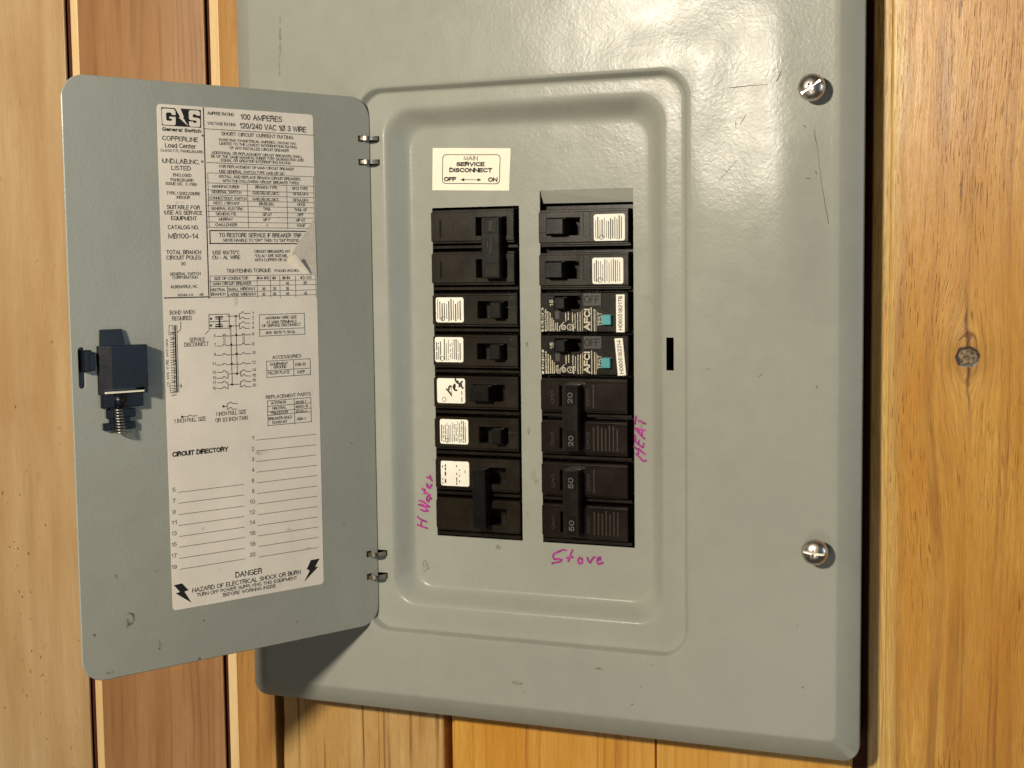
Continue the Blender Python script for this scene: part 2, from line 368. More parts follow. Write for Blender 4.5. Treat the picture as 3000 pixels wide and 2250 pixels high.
LABEL_TEXT = [
 ('General Switch', 2.7, 26.6, 245.2, 2.05, 2),
 ('COPPERLINE', 2.6, 24.4, 240.3, 2.59, 0),
 ('®', 26.6, 27.9, 242.8, 1.24, 0),
 ('Load Center', 4.1, 23.1, 236.5, 2.59, 0),
 ('CLASS CTL PANELBOARD', 1.4, 27.4, 233.6, 1.5, 0),
 ('UND.LAB.INC.', 2.3, 24.8, 227.9, 2.6, 0),
 ('®', 25.9, 27.5, 228.3, 1.24, 0),
 ('LISTED', 7.5, 19.4, 224.2, 2.46, 0),
 ('ENCLOSED', 8.4, 19.6, 220.3, 1.71, 0),
 ('PANELBOARD', 6.9, 20.9, 217.6, 1.71, 0),
 ('ISSUE NO.  C-1169', 3.9, 22.7, 215.4, 1.71, 0),
 ('TYPE 1 ENCLOSURE', 4.1, 24.7, 210.2, 1.78, 0),
 ('INDOOR', 10.2, 18.3, 208.0, 1.78, 0),
 ('SUITABLE FOR', 4.1, 24.2, 202.5, 2.33, 0),
 ('USE AS SERVICE', 2.6, 25.7, 199.5, 2.34, 0),
 ('EQUIPMENT', 6.4, 22.3, 196.4, 2.34, 0),
 ('CATALOG NO.', 4.3, 23.2, 191.4, 2.34, 0),
 ('MB100-14', 4.4, 22.8, 186.5, 2.89, 0),
 ('TOTAL BRANCH', 2.9, 24.2, 177.5, 2.28, 0),
 ('CIRCUIT POLES', 2.8, 24.1, 174.5, 2.28, 0),
 ('20', 11.6, 14.4, 171.1, 1.93, 0),
 ('GENERAL SWITCH', 4.6, 23.5, 165.4, 1.73, 0),
 ('CORPORATION', 6.0, 21.5, 163.4, 1.66, 0),
 ('ALBEMARLE, NC', 4.8, 21.2, 158.3, 1.73, 0),
 ('60149-1-0', 9.1, 18.4, 153.6, 1.52, 0),
 ('AB', 22.3, 24.8, 153.6, 1.54, 0),
 ('AMPERE RATING', 30.7, 47.5, 255.6, 1.8, 0),
 ('100 AMPERES', 51.8, 79.2, 254.8, 3.26, 0),
 ('VOLTAGE RATING', 30.5, 48.6, 250.0, 1.74, 0),
 ('120/240 VAC 1Ø 3 WIRE', 51.1, 95.5, 249.7, 3.28, 0),
 ('SHORT CIRCUIT CURRENT RATING:', 39.2, 86.6, 244.6, 2.13, 0),
 ('10,000 RMS SYMMETRICAL AMPERES. 120/240 VAC', 37.3, 88.4, 241.1, 1.56, 0),
 ('LIMITED TO THE LOWEST INTERRUPTING RATING', 37.7, 88.6, 239.0, 1.63, 0),
 ('OF ANY INSTALLED CIRCUIT BREAKER', 44.1, 83.2, 236.8, 1.63, 0),
 ('ADDITIONAL OR REPLACEMENT CIRCUIT BREAKERS SHALL', 32.8, 92.4, 233.6, 1.63, 0),
 ('BE OF THE SAME MANUFACTURER TYPE DESIGNATION AND', 32.3, 93.2, 231.6, 1.63, 0),
 ('EQUAL OR GREATER INTERRUPTING RATING', 38.4, 84.3, 229.6, 1.63, 0),
 ('FOR REPLACEMENT OF MAIN CIRCUIT BREAKER', 37.3, 86.3, 226.1, 1.63, 0),
 ('USE GENERAL SWITCH TYPE GAB OR GIC', 37.2, 80.0, 223.3, 1.7, 0),
 ('INSTALL AND REPLACE BRANCH CIRCUIT BREAKERS', 37.1, 90.7, 220.4, 1.71, 0),
 ('WITH THE FOLLOWING CIRCUIT BREAKER TYPES', 39.0, 89.6, 218.0, 1.71, 0),
 ('MANUFACTURER', 32.4, 49.6, 214.7, 1.75, 0),
 ('BRANCH TYPE', 60.2, 74.9, 215.0, 1.79, 0),
 ('GFCI TYPE', 84.8, 95.6, 214.9, 1.82, 0),
 ('GENERAL SWITCH', 31.9, 50.8, 211.6, 1.75, 0),
 ('GAB,GB,GIC,GICC', 58.2, 75.9, 211.6, 1.79, 0),
 ('GFGA,GFG', 85.3, 95.9, 211.8, 1.82, 0),
 ('CONNECTICUT SWITCH', 30.2, 54.3, 208.1, 1.75, 0),
 ('GAB,GB,GIC,GICC', 58.1, 75.8, 208.1, 1.79, 0),
 ('GFGA,GFG', 85.2, 95.8, 208.1, 1.82, 0),
 ('WEST. / BRYANT', 32.7, 49.7, 205.3, 1.68, 0),
 ('BR,BD,BQ', 62.4, 72.1, 205.4, 1.72, 0),
 ('GFCB', 88.1, 93.6, 205.4, 1.75, 0),
 ('GENERAL ELECTRIC', 31.2, 52.0, 202.2, 1.68, 0),
 ('THQL', 65.0, 70.1, 202.5, 1.72, 0),
 ('THQL-GF', 85.9, 94.8, 202.4, 1.75, 0),
 ('SIEMENS ITE', 34.2, 47.2, 199.2, 1.68, 0),
 ('QP,QT', 64.5, 70.7, 199.3, 1.72, 0),
 ('QPF', 88.1, 92.3, 199.4, 1.75, 0),
 ('MURRAY', 36.1, 45.0, 196.2, 1.69, 0),
 ('MP-T', 65.0, 69.6, 196.3, 1.72, 0),
 ('MP-GT', 87.1, 93.5, 196.3, 1.75, 0),
 ('CHALLENGER', 33.7, 47.6, 193.1, 1.69, 0),
 ('C', 66.9, 68.2, 193.1, 1.72, 0),
 ('HAGF', 87.7, 93.4, 193.2, 1.75, 0),
 ('TO RESTORE SERVICE IF BREAKER TRIP', 35.9, 90.5, 187.2, 2.43, 0),
 ('MOVE HANDLE TO "OFF" THEN TO "ON" POSITIO', 38.6, 88.7, 184.3, 1.79, 0),
 ('USE 60/75°C', 31.6, 48.7, 177.3, 2.25, 0),
 ('CU - AL WIRE', 31.2, 49.1, 174.5, 2.26, 0),
 ('CIRCUIT BREAKERS WIT', 58.3, 82.6, 177.8, 1.73, 0),
 ('"CU-AL" ARE SUITABL', 58.7, 80.6, 175.3, 1.73, 0),
 ('WITH COPPER OR AL', 58.6, 80.4, 172.9, 1.73, 0),
 ('TIGHTENING TORQUE', 39.9, 69.1, 166.8, 2.21, 0),
 ('POUND-INCHES', 71.5, 88.2, 166.5, 1.6, 0),
 ('SIZE OF CONDUCTOR', 31.9, 53.8, 162.5, 1.77, 0),
 ('#14-#10', 59.9, 67.7, 162.4, 1.8, 0),
 ('#8', 69.8, 72.3, 162.3, 1.81, 0),
 ('#6-#4', 76.7, 82.0, 162.3, 1.82, 0),
 ('#3-1/0', 89.0, 96.7, 162.3, 1.84, 0),
 ('MAIN CIRCUIT BREAKER', 31.0, 55.7, 159.5, 1.77, 0),
 ('45', 78.9, 81.2, 159.1, 1.82, 0),
 ('50', 91.2, 93.4, 159.2, 1.84, 0),
 ('NEUTRAL', 29.7, 39.0, 156.1, 1.76, 0),
 ('BRANCH', 29.8, 38.7, 153.6, 1.76, 0),
 ('SMALL WIREWAY', 40.6, 58.4, 156.3, 1.78, 0),
 ('20', 63.0, 65.0, 156.1, 1.8, 0),
 ('25', 70.2, 72.3, 156.0, 1.81, 0),
 ('35', 78.9, 81.1, 156.0, 1.82, 0),
 ('LARGE WIREWAY', 40.6, 58.7, 153.2, 1.78, 0),
 ('35', 62.9, 64.9, 153.0, 1.8, 0),
 ('40', 70.1, 72.2, 153.0, 1.81, 0),
 ('45', 78.8, 81.1, 153.0, 1.82, 0),
 ('45', 91.3, 93.4, 152.9, 1.84, 0),
 ('BOND WHEN', 3.8, 19.2, 143.9, 2.35, 1),
 ('REQUIRED', 5.2, 17.2, 140.6, 2.36, 1),
 ('SERVICE', 15.3, 25.1, 128.2, 2.38, 1),
 ('DISCONNECT', 12.1, 27.3, 125.6, 2.38, 1),
 ('MAXIMUM WIRE SIZE', 64.7, 85.8, 139.0, 1.75, 0),
 ('AT MAIN TERMINALS', 65.1, 85.7, 136.5, 1.75, 0),
 ('OF SERVICE DISCONNECT', 62.1, 88.6, 134.5, 1.75, 0),
 ('#1/0  60/75 °C CU-AL', 64.7, 84.7, 130.3, 1.75, 0),
 ('ACCESSORIES', 68.5, 88.3, 115.7, 2.05, 0),
 ('EQUIPMENT', 67.0, 79.0, 111.7, 1.75, 0),
 ('GROUND', 69.1, 77.9, 109.8, 1.76, 0),
 ('EGB-23', 84.1, 91.2, 110.6, 1.77, 0),
 ('FILLER PLATE', 65.6, 80.0, 106.5, 1.76, 0),
 ('GSFP', 85.3, 90.6, 106.1, 1.78, 0),
 ('REPLACEMENT PARTS', 63.5, 94.4, 92.4, 2.06, 0),
 ('INTERIOR', 67.2, 77.1, 88.7, 1.69, 0),
 ('60139-1', 83.7, 90.8, 88.0, 1.71, 0),
 ('NEUTRAL', 67.7, 77.2, 85.5, 1.69, 0),
 ('60015-15', 83.6, 92.2, 85.3, 1.71, 0),
 ('TRIM/DOOR', 66.2, 78.2, 82.7, 1.69, 0),
 ('60116-3', 83.6, 91.1, 82.3, 1.71, 0),
 ('BREAKER HOLD', 64.9, 80.9, 79.5, 1.76, 0),
 ('DOWN KIT', 67.5, 77.6, 77.1, 1.76, 0),
 ('HDK-1', 84.3, 90.3, 77.9, 1.78, 0),
 ('1 INCH FULL SIZE', 4.4, 24.2, 83.0, 2.39, 1),
 ('1 INCH FULL SIZE', 30.5, 50.2, 85.0, 2.43, 1),
 ('OR 1/2 INCH TWIN', 30.1, 51.2, 81.4, 2.44, 1),
 ('CIRCUIT DIRECTORY', 2.6, 37.8, 64.3, 2.83, 2),
 ('1', 55.6, 56.9, 142.1, 1.87, 1),
 ('2', 55.7, 56.9, 139.4, 1.87, 1),
 ('3', 55.6, 56.9, 136.5, 1.87, 1),
 ('4', 55.6, 56.8, 133.9, 1.87, 1),
 ('5', 30.6, 31.8, 130.0, 1.83, 1),
 ('6', 55.6, 56.8, 130.0, 1.87, 1),
 ('7', 30.6, 31.8, 124.7, 1.84, 1),
 ('8', 55.4, 56.6, 124.2, 1.87, 1),
 ('9', 30.4, 31.6, 119.3, 1.84, 1),
 ('10', 55.1, 57.5, 119.1, 1.87, 1),
 ('11', 29.2, 31.4, 113.9, 1.84, 1),
 ('12', 54.9, 57.3, 113.5, 1.88, 1),
 ('13', 29.2, 31.4, 109.1, 1.84, 1),
 ('14', 55.0, 57.3, 109.1, 1.88, 1),
 ('15', 29.2, 31.5, 105.9, 1.84, 1),
 ('16', 54.9, 57.2, 106.0, 1.88, 1),
 ('17', 29.1, 31.4, 103.1, 1.84, 1),
 ('18', 54.8, 57.1, 103.1, 1.88, 1),
 ('19', 29.0, 31.3, 100.0, 1.84, 1),
 ('20', 54.7, 57.1, 100.1, 1.88, 1),
 ('1', 53.4, 54.8, 69.2, 2.47, 1),
 ('2', 53.3, 54.6, 62.7, 2.47, 1),
 ('3', 53.1, 54.5, 56.7, 2.47, 1),
 ('4', 53.0, 54.4, 50.4, 2.48, 1),
 ('6', 52.8, 54.2, 44.1, 2.48, 1),
 ('8', 52.7, 54.1, 37.9, 2.48, 1),
 ('10', 50.8, 54.4, 31.7, 2.48, 1),
 ('12', 50.6, 54.3, 25.5, 2.48, 1),
 ('14', 50.5, 54.1, 19.5, 2.49, 1),
 ('16', 50.3, 54.0, 13.1, 2.49, 1),
 ('18', 50.2, 53.8, 6.7, 2.49, 1),
 ('20', 50.0, 53.7, 0.4, 2.49, 1),
 ('5', 1.9, 3.9, 44.3, 2.38, 1),
 ('7', 1.7, 3.7, 38.0, 2.38, 1),
 ('9', 1.5, 3.5, 31.7, 2.39, 1),
 ('11', 0.9, 3.9, 25.7, 2.39, 1),
 ('13', 0.7, 3.7, 19.5, 2.39, 1),
 ('15', 0.5, 3.5, 13.2, 2.39, 1),
 ('17', 0.2, 3.3, 6.8, 2.39, 1),
 ('19', 0.0, 3.1, 0.4, 2.4, 1),
 ('DANGER', 40.1, 57.7, -10.1, 3.37, 0),
 ('HAZARD OF ELECTRICAL SHOCK OR BURN', 12.3, 84.4, -14.8, 2.64, 0),
 ('TURN OFF POWER SUPPLYING THIS EQUIPMENT', 15.0, 81.6, -17.9, 2.05, 0),
 ('BEFORE WORKING INSIDE', 31.6, 67.0, -20.6, 2.06, 0),
]
LABEL_LINES = [
 (0.3, [(56.2, 67.7), (97.2, 67.7)]),
 (0.3, [(56.2, 61.3), (97.2, 61.3)]),
 (0.3, [(56.2, 55.1), (97.2, 55.1)]),
 (0.3, [(56.2, 48.8), (97.1, 48.8)]),
 (0.3, [(56.1, 42.5), (97.1, 42.5)]),
 (0.3, [(56.1, 36.1), (97.1, 36.1)]),
 (0.3, [(56.1, 29.9), (97.1, 29.9)]),
 (0.3, [(56.1, 23.5), (97.1, 23.5)]),
 (0.3, [(56.0, 17.1), (97.1, 17.1)]),
 (0.3, [(56.0, 10.9), (97.1, 10.9)]),
 (0.3, [(56.0, 4.6), (97.1, 4.6)]),
 (0.3, [(56.0, -1.7), (97.0, -1.7)]),
 (0.3, [(5.5, 42.5), (47.0, 42.5)]),
 (0.3, [(5.4, 36.3), (47.0, 36.3)]),
 (0.3, [(5.4, 29.8), (46.9, 29.8)]),
 (0.3, [(5.3, 23.6), (46.9, 23.6)]),
 (0.3, [(5.3, 17.3), (46.8, 17.3)]),
 (0.3, [(5.2, 11.2), (46.8, 11.2)]),
 (0.3, [(5.1, 4.8), (46.7, 4.8)]),
 (0.3, [(5.1, -1.5), (46.6, -1.5)]),
 (0.6, [(28.3, 258.4), (28.3, 151.5)]),
 (0.6, [(0.9, 152.2), (28.0, 152.2)]),
 (0.35, [(28.6, 246.7), (100.8, 246.7)]),
 (0.35, [(29.5, 227.9), (99.8, 227.9)]),
 (0.3, [(29.8, 222.1), (100.2, 222.1)]),
 (0.3, [(29.6, 216.5), (100.0, 216.5)]),
 (0.3, [(29.5, 212.6), (99.9, 212.6)]),
 (0.3, [(29.4, 209.8), (99.9, 209.8)]),
 (0.3, [(29.3, 206.8), (99.8, 206.8)]),
 (0.3, [(29.2, 203.7), (99.7, 203.7)]),
 (0.3, [(29.1, 200.5), (99.6, 200.5)]),
 (0.3, [(29.0, 197.6), (99.5, 197.6)]),
 (0.3, [(28.9, 194.5), (99.4, 194.5)]),
 (0.3, [(28.8, 191.5), (99.4, 191.5)]),
 (0.3, [(29.8, 222.1), (29.8, 191.5)]),
 (0.3, [(99.8, 221.9), (99.8, 190.9)]),
 (0.3, [(55.0, 216.5), (55.0, 191.2)]),
 (0.3, [(81.2, 216.1), (81.2, 191.1)]),
 (0.6, [(30.1, 189.7), (98.8, 189.7)]),
 (0.6, [(29.8, 182.4), (98.6, 182.4)]),
 (0.6, [(30.1, 189.7), (30.1, 182.4)]),
 (0.6, [(98.8, 189.4), (98.8, 182.6)]),
 (0.3, [(29.4, 164.0), (99.8, 164.0)]),
 (0.3, [(29.3, 160.8), (99.7, 160.8)]),
 (0.3, [(29.0, 151.9), (99.5, 151.9)]),
 (0.3, [(40.1, 154.8), (99.6, 154.8)]),
 (0.3, [(29.2, 158.0), (99.7, 158.0)]),
 (0.3, [(29.4, 164.0), (29.4, 151.9)]),
 (0.3, [(59.7, 163.6), (59.7, 151.2)]),
 (0.3, [(68.6, 163.5), (68.6, 151.0)]),
 (0.3, [(74.9, 163.4), (74.9, 150.8)]),
 (0.3, [(85.6, 163.3), (85.6, 150.6)]),
 (0.3, [(99.8, 163.1), (99.8, 150.3)]),
 (0.3, [(40.2, 157.8), (40.2, 151.6)]),
 (0.4, [(27.9, 142.1), (40.9, 142.1)]),
 (0.4, [(27.8, 138.0), (40.8, 138.0)]),
 (0.4, [(27.6, 134.0), (40.6, 134.0)]),
 (0.4, [(27.9, 142.1), (27.9, 134.0)]),
 (0.4, [(40.8, 141.7), (40.8, 133.5)]),
 (0.8, [(32.3, 140.6), (36.5, 140.6)]),
 (0.5, [(32.3, 139.4), (36.4, 139.4)]),
 (0.5, [(32.2, 136.3), (36.3, 136.3)]),
 (0.8, [(32.1, 135.1), (36.3, 135.1)]),
 (0.9, [(34.5, 140.5), (34.5, 135.0)]),
 (0.4, [(39.5, 140.8), (45.1, 140.8)]),
 (0.4, [(39.3, 135.2), (41.6, 135.2)]),
 (0.4, [(45.1, 140.9), (45.1, 107.4)]),
 (0.4, [(41.6, 135.1), (41.6, 101.4)]),
 (0.4, [(47.5, 142.1), (48.4, 142.1), (49.3, 143.0), (50.1, 143.0), (50.8, 142.1), (54.2, 142.0)]),
 (0.4, [(47.4, 139.0), (48.3, 139.1), (49.2, 140.0), (50.1, 139.9), (50.8, 139.0), (54.1, 138.9)]),
 (0.4, [(47.4, 136.5), (48.5, 136.5), (49.4, 137.4), (50.2, 137.4), (50.9, 136.5), (54.0, 136.4)]),
 (0.4, [(47.3, 133.5), (48.4, 133.5), (49.3, 134.4), (50.1, 134.4), (50.8, 133.5), (53.9, 133.4)]),
 (0.4, [(47.5, 142.1), (47.5, 139.0)]),
 (0.4, [(47.3, 136.5), (47.3, 133.5)]),
 (0.4, [(45.1, 140.7), (47.4, 140.7)]),
 (0.4, [(41.6, 135.1), (47.2, 135.1)]),
 (0.4, [(32.6, 129.5), (36.1, 129.5), (36.9, 130.4), (37.7, 130.4), (38.5, 129.5), (48.5, 129.5), (49.4, 130.4), (50.2, 130.3), (50.9, 129.6), (54.4, 129.7)]),
 (0.4, [(32.4, 124.0), (35.9, 123.9), (36.8, 124.9), (37.6, 124.9), (38.3, 124.0), (48.3, 124.0), (49.2, 124.8), (50.0, 124.7), (50.8, 124.0), (54.2, 124.1)]),
 (0.4, [(32.2, 118.7), (35.8, 118.6), (36.6, 119.6), (37.4, 119.5), (38.2, 118.6), (48.2, 118.6), (49.0, 119.4), (49.8, 119.4), (50.6, 118.6), (54.0, 118.7)]),
 (0.4, [(32.0, 113.1), (35.6, 113.0), (36.4, 114.0), (37.2, 113.9), (38.0, 113.0), (48.0, 112.9), (48.8, 113.7), (49.6, 113.7), (50.4, 112.9), (53.9, 113.0)]),
 (0.25, [(36.9, 130.5), (36.9, 125.5)]),
 (0.25, [(37.7, 130.5), (37.7, 125.5)]),
 (0.25, [(49.4, 130.0), (49.4, 125.0)]),
 (0.25, [(50.2, 130.0), (50.2, 124.9)]),
 (0.4, [(32.3, 108.9), (35.4, 108.8), (36.3, 109.7), (37.1, 109.7), (37.8, 108.8), (39.0, 108.7)]),
 (0.4, [(32.2, 105.5), (35.3, 105.4), (36.2, 106.3), (37.0, 106.2), (37.7, 105.3), (38.9, 105.3)]),
 (0.4, [(32.3, 102.9), (35.3, 102.8), (36.2, 103.6), (37.0, 103.6), (37.7, 102.7), (38.8, 102.6)]),
 (0.4, [(32.2, 99.6), (35.2, 99.5), (36.1, 100.4), (36.9, 100.3), (37.6, 99.4), (38.7, 99.4)]),
 (0.4, [(47.2, 108.6), (48.0, 108.6), (48.9, 109.5), (49.8, 109.4), (50.5, 108.5), (54.0, 108.3)]),
 (0.4, [(47.1, 105.9), (48.1, 105.9), (49.0, 106.8), (49.8, 106.7), (50.5, 105.8), (53.9, 105.6)]),
 (0.4, [(47.0, 102.7), (48.0, 102.7), (48.9, 103.6), (49.7, 103.5), (50.4, 102.6), (53.9, 102.4)]),
 (0.4, [(46.9, 99.6), (47.9, 99.6), (48.8, 100.5), (49.6, 100.5), (50.3, 99.5), (53.8, 99.3)]),
 (0.4, [(39.0, 108.6), (39.0, 105.1)]),
 (0.4, [(38.8, 102.5), (38.8, 99.2)]),
 (0.4, [(47.2, 108.6), (47.2, 105.9)]),
 (0.4, [(47.0, 102.7), (47.0, 99.6)]),
 (0.4, [(39.0, 107.6), (47.2, 107.6)]),
 (0.4, [(38.8, 101.3), (47.0, 101.3)]),
 (0.35, [(5.4, 136.6), (5.4, 99.5)]),
 (0.35, [(7.8, 136.6), (7.8, 99.3)]),
 (0.9, [(6.7, 136.4), (6.7, 99.4)]),
 (0.3, [(5.5, 136.7), (3.1, 136.9), (2.9, 131.5)]),
 (0.3, [(2.5, 104.5), (2.7, 99.1), (5.3, 99.1)]),
 (0.35, [(10.3, 138.5), (10.2, 134.3), (7.8, 132.5)]),
 (0.3, [(7.3, 102.7), (9.1, 102.6)]),
 (0.3, [(9.1, 103.8), (9.1, 101.3)]),
 (0.3, [(9.7, 103.2), (9.7, 101.8)]),
 (0.35, [(25.2, 131.1), (27.6, 133.1)]),
 (0.35, [(60.5, 141.0), (91.2, 141.0)]),
 (0.35, [(60.3, 132.3), (91.0, 132.3)]),
 (0.35, [(60.1, 128.5), (90.9, 128.5)]),
 (0.35, [(60.5, 141.0), (60.5, 128.5)]),
 (0.35, [(91.2, 141.1), (91.2, 128.3)]),
 (0.35, [(64.6, 113.6), (94.5, 113.6)]),
 (0.35, [(64.4, 108.0), (94.4, 108.0)]),
 (0.35, [(64.3, 104.1), (94.3, 104.1)]),
 (0.35, [(64.6, 113.6), (64.6, 104.1)]),
 (0.35, [(82.9, 113.6), (82.9, 103.8)]),
 (0.35, [(94.5, 113.5), (94.5, 104.0)]),
 (0.35, [(64.5, 90.2), (94.3, 90.2)]),
 (0.35, [(64.4, 87.0), (94.2, 87.0)]),
 (0.35, [(64.3, 83.8), (94.1, 83.8)]),
 (0.35, [(64.3, 81.6), (94.1, 81.6)]),
 (0.35, [(64.1, 75.6), (93.9, 75.6)]),
 (0.35, [(64.5, 90.2), (64.5, 75.6)]),
 (0.35, [(82.7, 89.9), (82.7, 75.0)]),
 (0.35, [(94.3, 89.8), (94.3, 75.4)]),
 (0.4, [(9.4, 85.1), (12.8, 84.9), (13.9, 85.7), (14.8, 85.6), (15.7, 85.1), (18.6, 85.0)]),
 (0.4, [(35.5, 89.1), (37.8, 88.9)]),
 (0.4, [(37.9, 90.5), (37.9, 87.5)]),
 (0.4, [(37.9, 90.4), (38.9, 90.4), (39.8, 91.3), (40.6, 91.2), (41.3, 90.3), (44.5, 90.1)]),
 (0.4, [(37.8, 87.3), (38.8, 87.2), (39.7, 88.1), (40.5, 88.1), (41.2, 87.1), (44.4, 86.9)]),
]
LABEL_DOTS = [(45.2, 140.7), (41.7, 135.1), (45.1, 129.9), (41.7, 124.4), (45.0, 119.0), (41.6, 113.4), (44.8, 107.4), (41.4, 101.4), (9.4, 85.1), (35.5, 89.1), (29.2, 139.7), (29.1, 135.9)]
LABEL_POLYS = [[(1.0, -10.0), (6.0, -9.7), (10.0, -14.2), (7.4, -14.7), (11.6, -21.8), (2.0, -14.9), (4.6, -14.4)], [(91.6, -8.7), (97.8, -8.6), (94.5, -13.3), (96.9, -13.4), (86.7, -21.1), (90.7, -15.0), (88.6, -13.8)]]
PEEL = [(99.9, 198.2), (83.4, 176.2), (95.9, 164.2), (100.6, 162.5)]
LOGO = {'box': [(2.6, 257.06), (26.65, 257.03), (26.54, 247.12), (2.67, 247.16)], 'bolt': [(10.69, 257.32), (14.06, 257.28), (16.15, 252.37), (15.44, 252.26), (18.68, 247.53), (12.96, 252.05), (13.82, 252.42)], 'G': [(3.55, 256.43), (10.1, 256.46), (11.04, 255.5), (11.04, 253.21), (8.87, 253.27), (8.48, 254.2), (7.79, 254.48), (5.98, 254.43), (5.33, 253.76), (5.36, 250.6), (5.89, 249.93), (8.05, 249.87), (8.76, 250.16), (8.93, 251.06), (7.32, 251.09), (7.29, 252.17), (11.07, 252.2), (11.01, 248.51), (10.35, 247.58), (3.65, 247.53), (2.98, 248.19), (2.9, 255.63)], 'S': [(19.98, 256.49), (25.27, 256.5), (26.03, 255.65), (26.04, 253.72), (24.03, 253.73), (23.48, 254.34), (22.05, 254.32), (21.53, 253.84), (21.57, 252.81), (21.99, 252.58), (25.28, 252.39), (25.98, 251.79), (26.01, 248.44), (25.4, 247.44), (19.96, 247.34), (19.13, 248.19), (19.13, 250.24), (21.34, 250.3), (22.18, 249.64), (23.46, 249.59), (23.99, 250.26), (23.65, 250.88), (19.8, 251.05), (19.18, 251.65), (19.17, 255.61)]}
HAND = {'HEAT': [[(-132.8, 60.5), (-131.2, 59.0)], [(-130.0, 59.3), (-128.0, 57.3), (-126.3, 56.1)], [(-130.0, 59.1), (-130.4, 56.4)], [(-131.8, 56.2), (-129.6, 54.3), (-127.4, 52.0), (-125.8, 52.4)], [(-132.2, 67.3), (-132.2, 63.6), (-130.0, 61.7), (-127.6, 60.1)], [(-129.7, 64.3), (-130.2, 62.7)], [(-127.1, 62.6), (-127.4, 60.3)], [(-132.1, 71.4), (-126.3, 70.3)], [(-132.1, 71.3), (-129.0, 67.6), (-126.6, 65.4)], [(-127.9, 70.4), (-128.3, 67.3)], [(-130.6, 70.7), (-129.6, 69.0)], [(-131.6, 78.5), (-132.3, 74.0)], [(-130.0, 75.9), (-126.1, 74.3)]], 'WATER': [[(-275.3, 11.0), (-273.8, 9.6), (-269.0, 7.9)], [(-277.0, 6.4), (-274.4, 5.4), (-268.5, 3.8)], [(-272.3, 8.9), (-272.9, 5.8)], [(-272.9, 15.7), (-270.9, 14.7), (-267.8, 14.8), (-269.6, 17.3), (-274.2, 18.7)], [(-273.8, 21.2), (-271.0, 20.6), (-266.7, 17.5)], [(-272.1, 18.9), (-269.5, 17.6), (-267.2, 17.7)], [(-266.1, 25.3), (-268.1, 24.0), (-268.7, 21.8), (-267.4, 20.7), (-266.1, 23.9), (-265.4, 22.7)], [(-271.6, 29.0), (-269.6, 27.0), (-267.6, 25.7)], [(-270.2, 25.8), (-269.9, 28.4)], [(-266.8, 30.4), (-268.3, 32.0), (-268.3, 30.3), (-266.5, 29.2), (-264.9, 31.6)], [(-268.2, 36.3), (-265.9, 35.4), (-264.6, 34.1)], [(-265.1, 35.2), (-266.1, 37.2)]], 'STOVE': [[(-176.1, -4.4), (-178.2, -4.2), (-181.8, -5.9), (-184.2, -7.3), (-184.7, -8.7), (-183.7, -10.3), (-181.0, -10.0), (-178.8, -10.4), (-180.1, -11.6), (-182.8, -12.3), (-185.1, -13.0)], [(-172.0, -3.9), (-173.3, -7.1), (-174.6, -10.9)], [(-175.6, -9.1), (-174.0, -8.8), (-171.9, -8.3)], [(-166.0, -8.8), (-167.4, -8.2), (-168.5, -10.2), (-168.0, -11.9), (-166.6, -11.9), (-165.7, -10.9), (-166.0, -8.8)], [(-162.5, -8.1), (-161.8, -10.1), (-160.7, -11.0), (-159.1, -8.2), (-157.9, -7.3)], [(-155.6, -9.0), (-154.2, -8.6), (-154.4, -7.1), (-155.8, -7.7), (-156.5, -9.7), (-155.7, -11.4), (-154.3, -11.1), (-152.8, -10.4)]], 'REF': [[(-252.4, 92.4), (-251.3, 91.4), (-249.7, 89.6), (-249.2, 88.7)], [(-250.7, 92.1), (-250.8, 93.5), (-250.0, 94.3), (-249.3, 94.1)], [(-247.1, 92.2), (-247.8, 94.0), (-246.8, 95.4), (-246.5, 94.5), (-247.0, 92.9), (-246.5, 91.8), (-245.5, 91.8)], [(-246.3, 98.7), (-245.7, 97.0), (-244.1, 95.9), (-242.7, 94.8), (-241.3, 93.1)], [(-241.7, 97.3), (-242.9, 96.2), (-243.8, 94.0)], [(-244.7, 97.5), (-244.3, 96.1)]]}
# ------------------------------------------------------------------ materials
GREY = srgb(158, 159, 149)
M_paint = paint('grey_enamel', GREY, 0.0)
M_door = paint('grey_enamel_door', GREY, 4.0)
M_plastic = plain('brown_black_plastic', (0.010, 0.007, 0.0035, 1), 0.27, 0, 0.34, 0.3, 60, 0.06, 900)
M_face = plain('breaker_face_plastic', (0.013, 0.009, 0.0045, 1), 0.27, 0, 0.36, 0.3, 60, 0.06, 900)
M_brown = plain('red_brown_plastic', (0.010, 0.0055, 0.003, 1), 0.24, 0, 0.4, 0.3, 60, 0.05, 900)
M_handle = plain('handle_plastic', (0.004, 0.0035, 0.003, 1), 0.28, 0, 0.32, 0.2, 100, 0.06, 700)
M_latch = plain('black_latch_plastic', (0.005, 0.006, 0.010, 1), 0.34, 0, 0.3, 0.2, 150, 0.08, 900)
M_void = plain('dark_interior', (0.006, 0.005, 0.004, 1), 0.9, 0, 0.2)
M_steel = plain('zinc_steel', (0.70, 0.65, 0.58, 1), 0.32, 1.0, 0.5, 0.18, 300, 0.25, 700)
M_spring = plain('dull_spring_steel', (0.34, 0.33, 0.31, 1), 0.42, 1.0, 0.5, 0.15, 300)
M_gap = plain('dark_red_groove_shade', (0.075, 0.016, 0.006, 1), 0.7, 0, 0.3, 0.2, 60)  # dark red shade of the plank grooves, put into the backing strips' colour
M_hinge = plain('worn_hinge_steel', (0.36, 0.31, 0.25, 1), 0.32, 1.0, 0.5, 0.25, 300, 0.2, 900)
M_paper = plain('directory_paper', (0.84, 0.76, 0.66, 1), 0.6, 0, 0.3, 0.07, 26, 0.12, 1400)
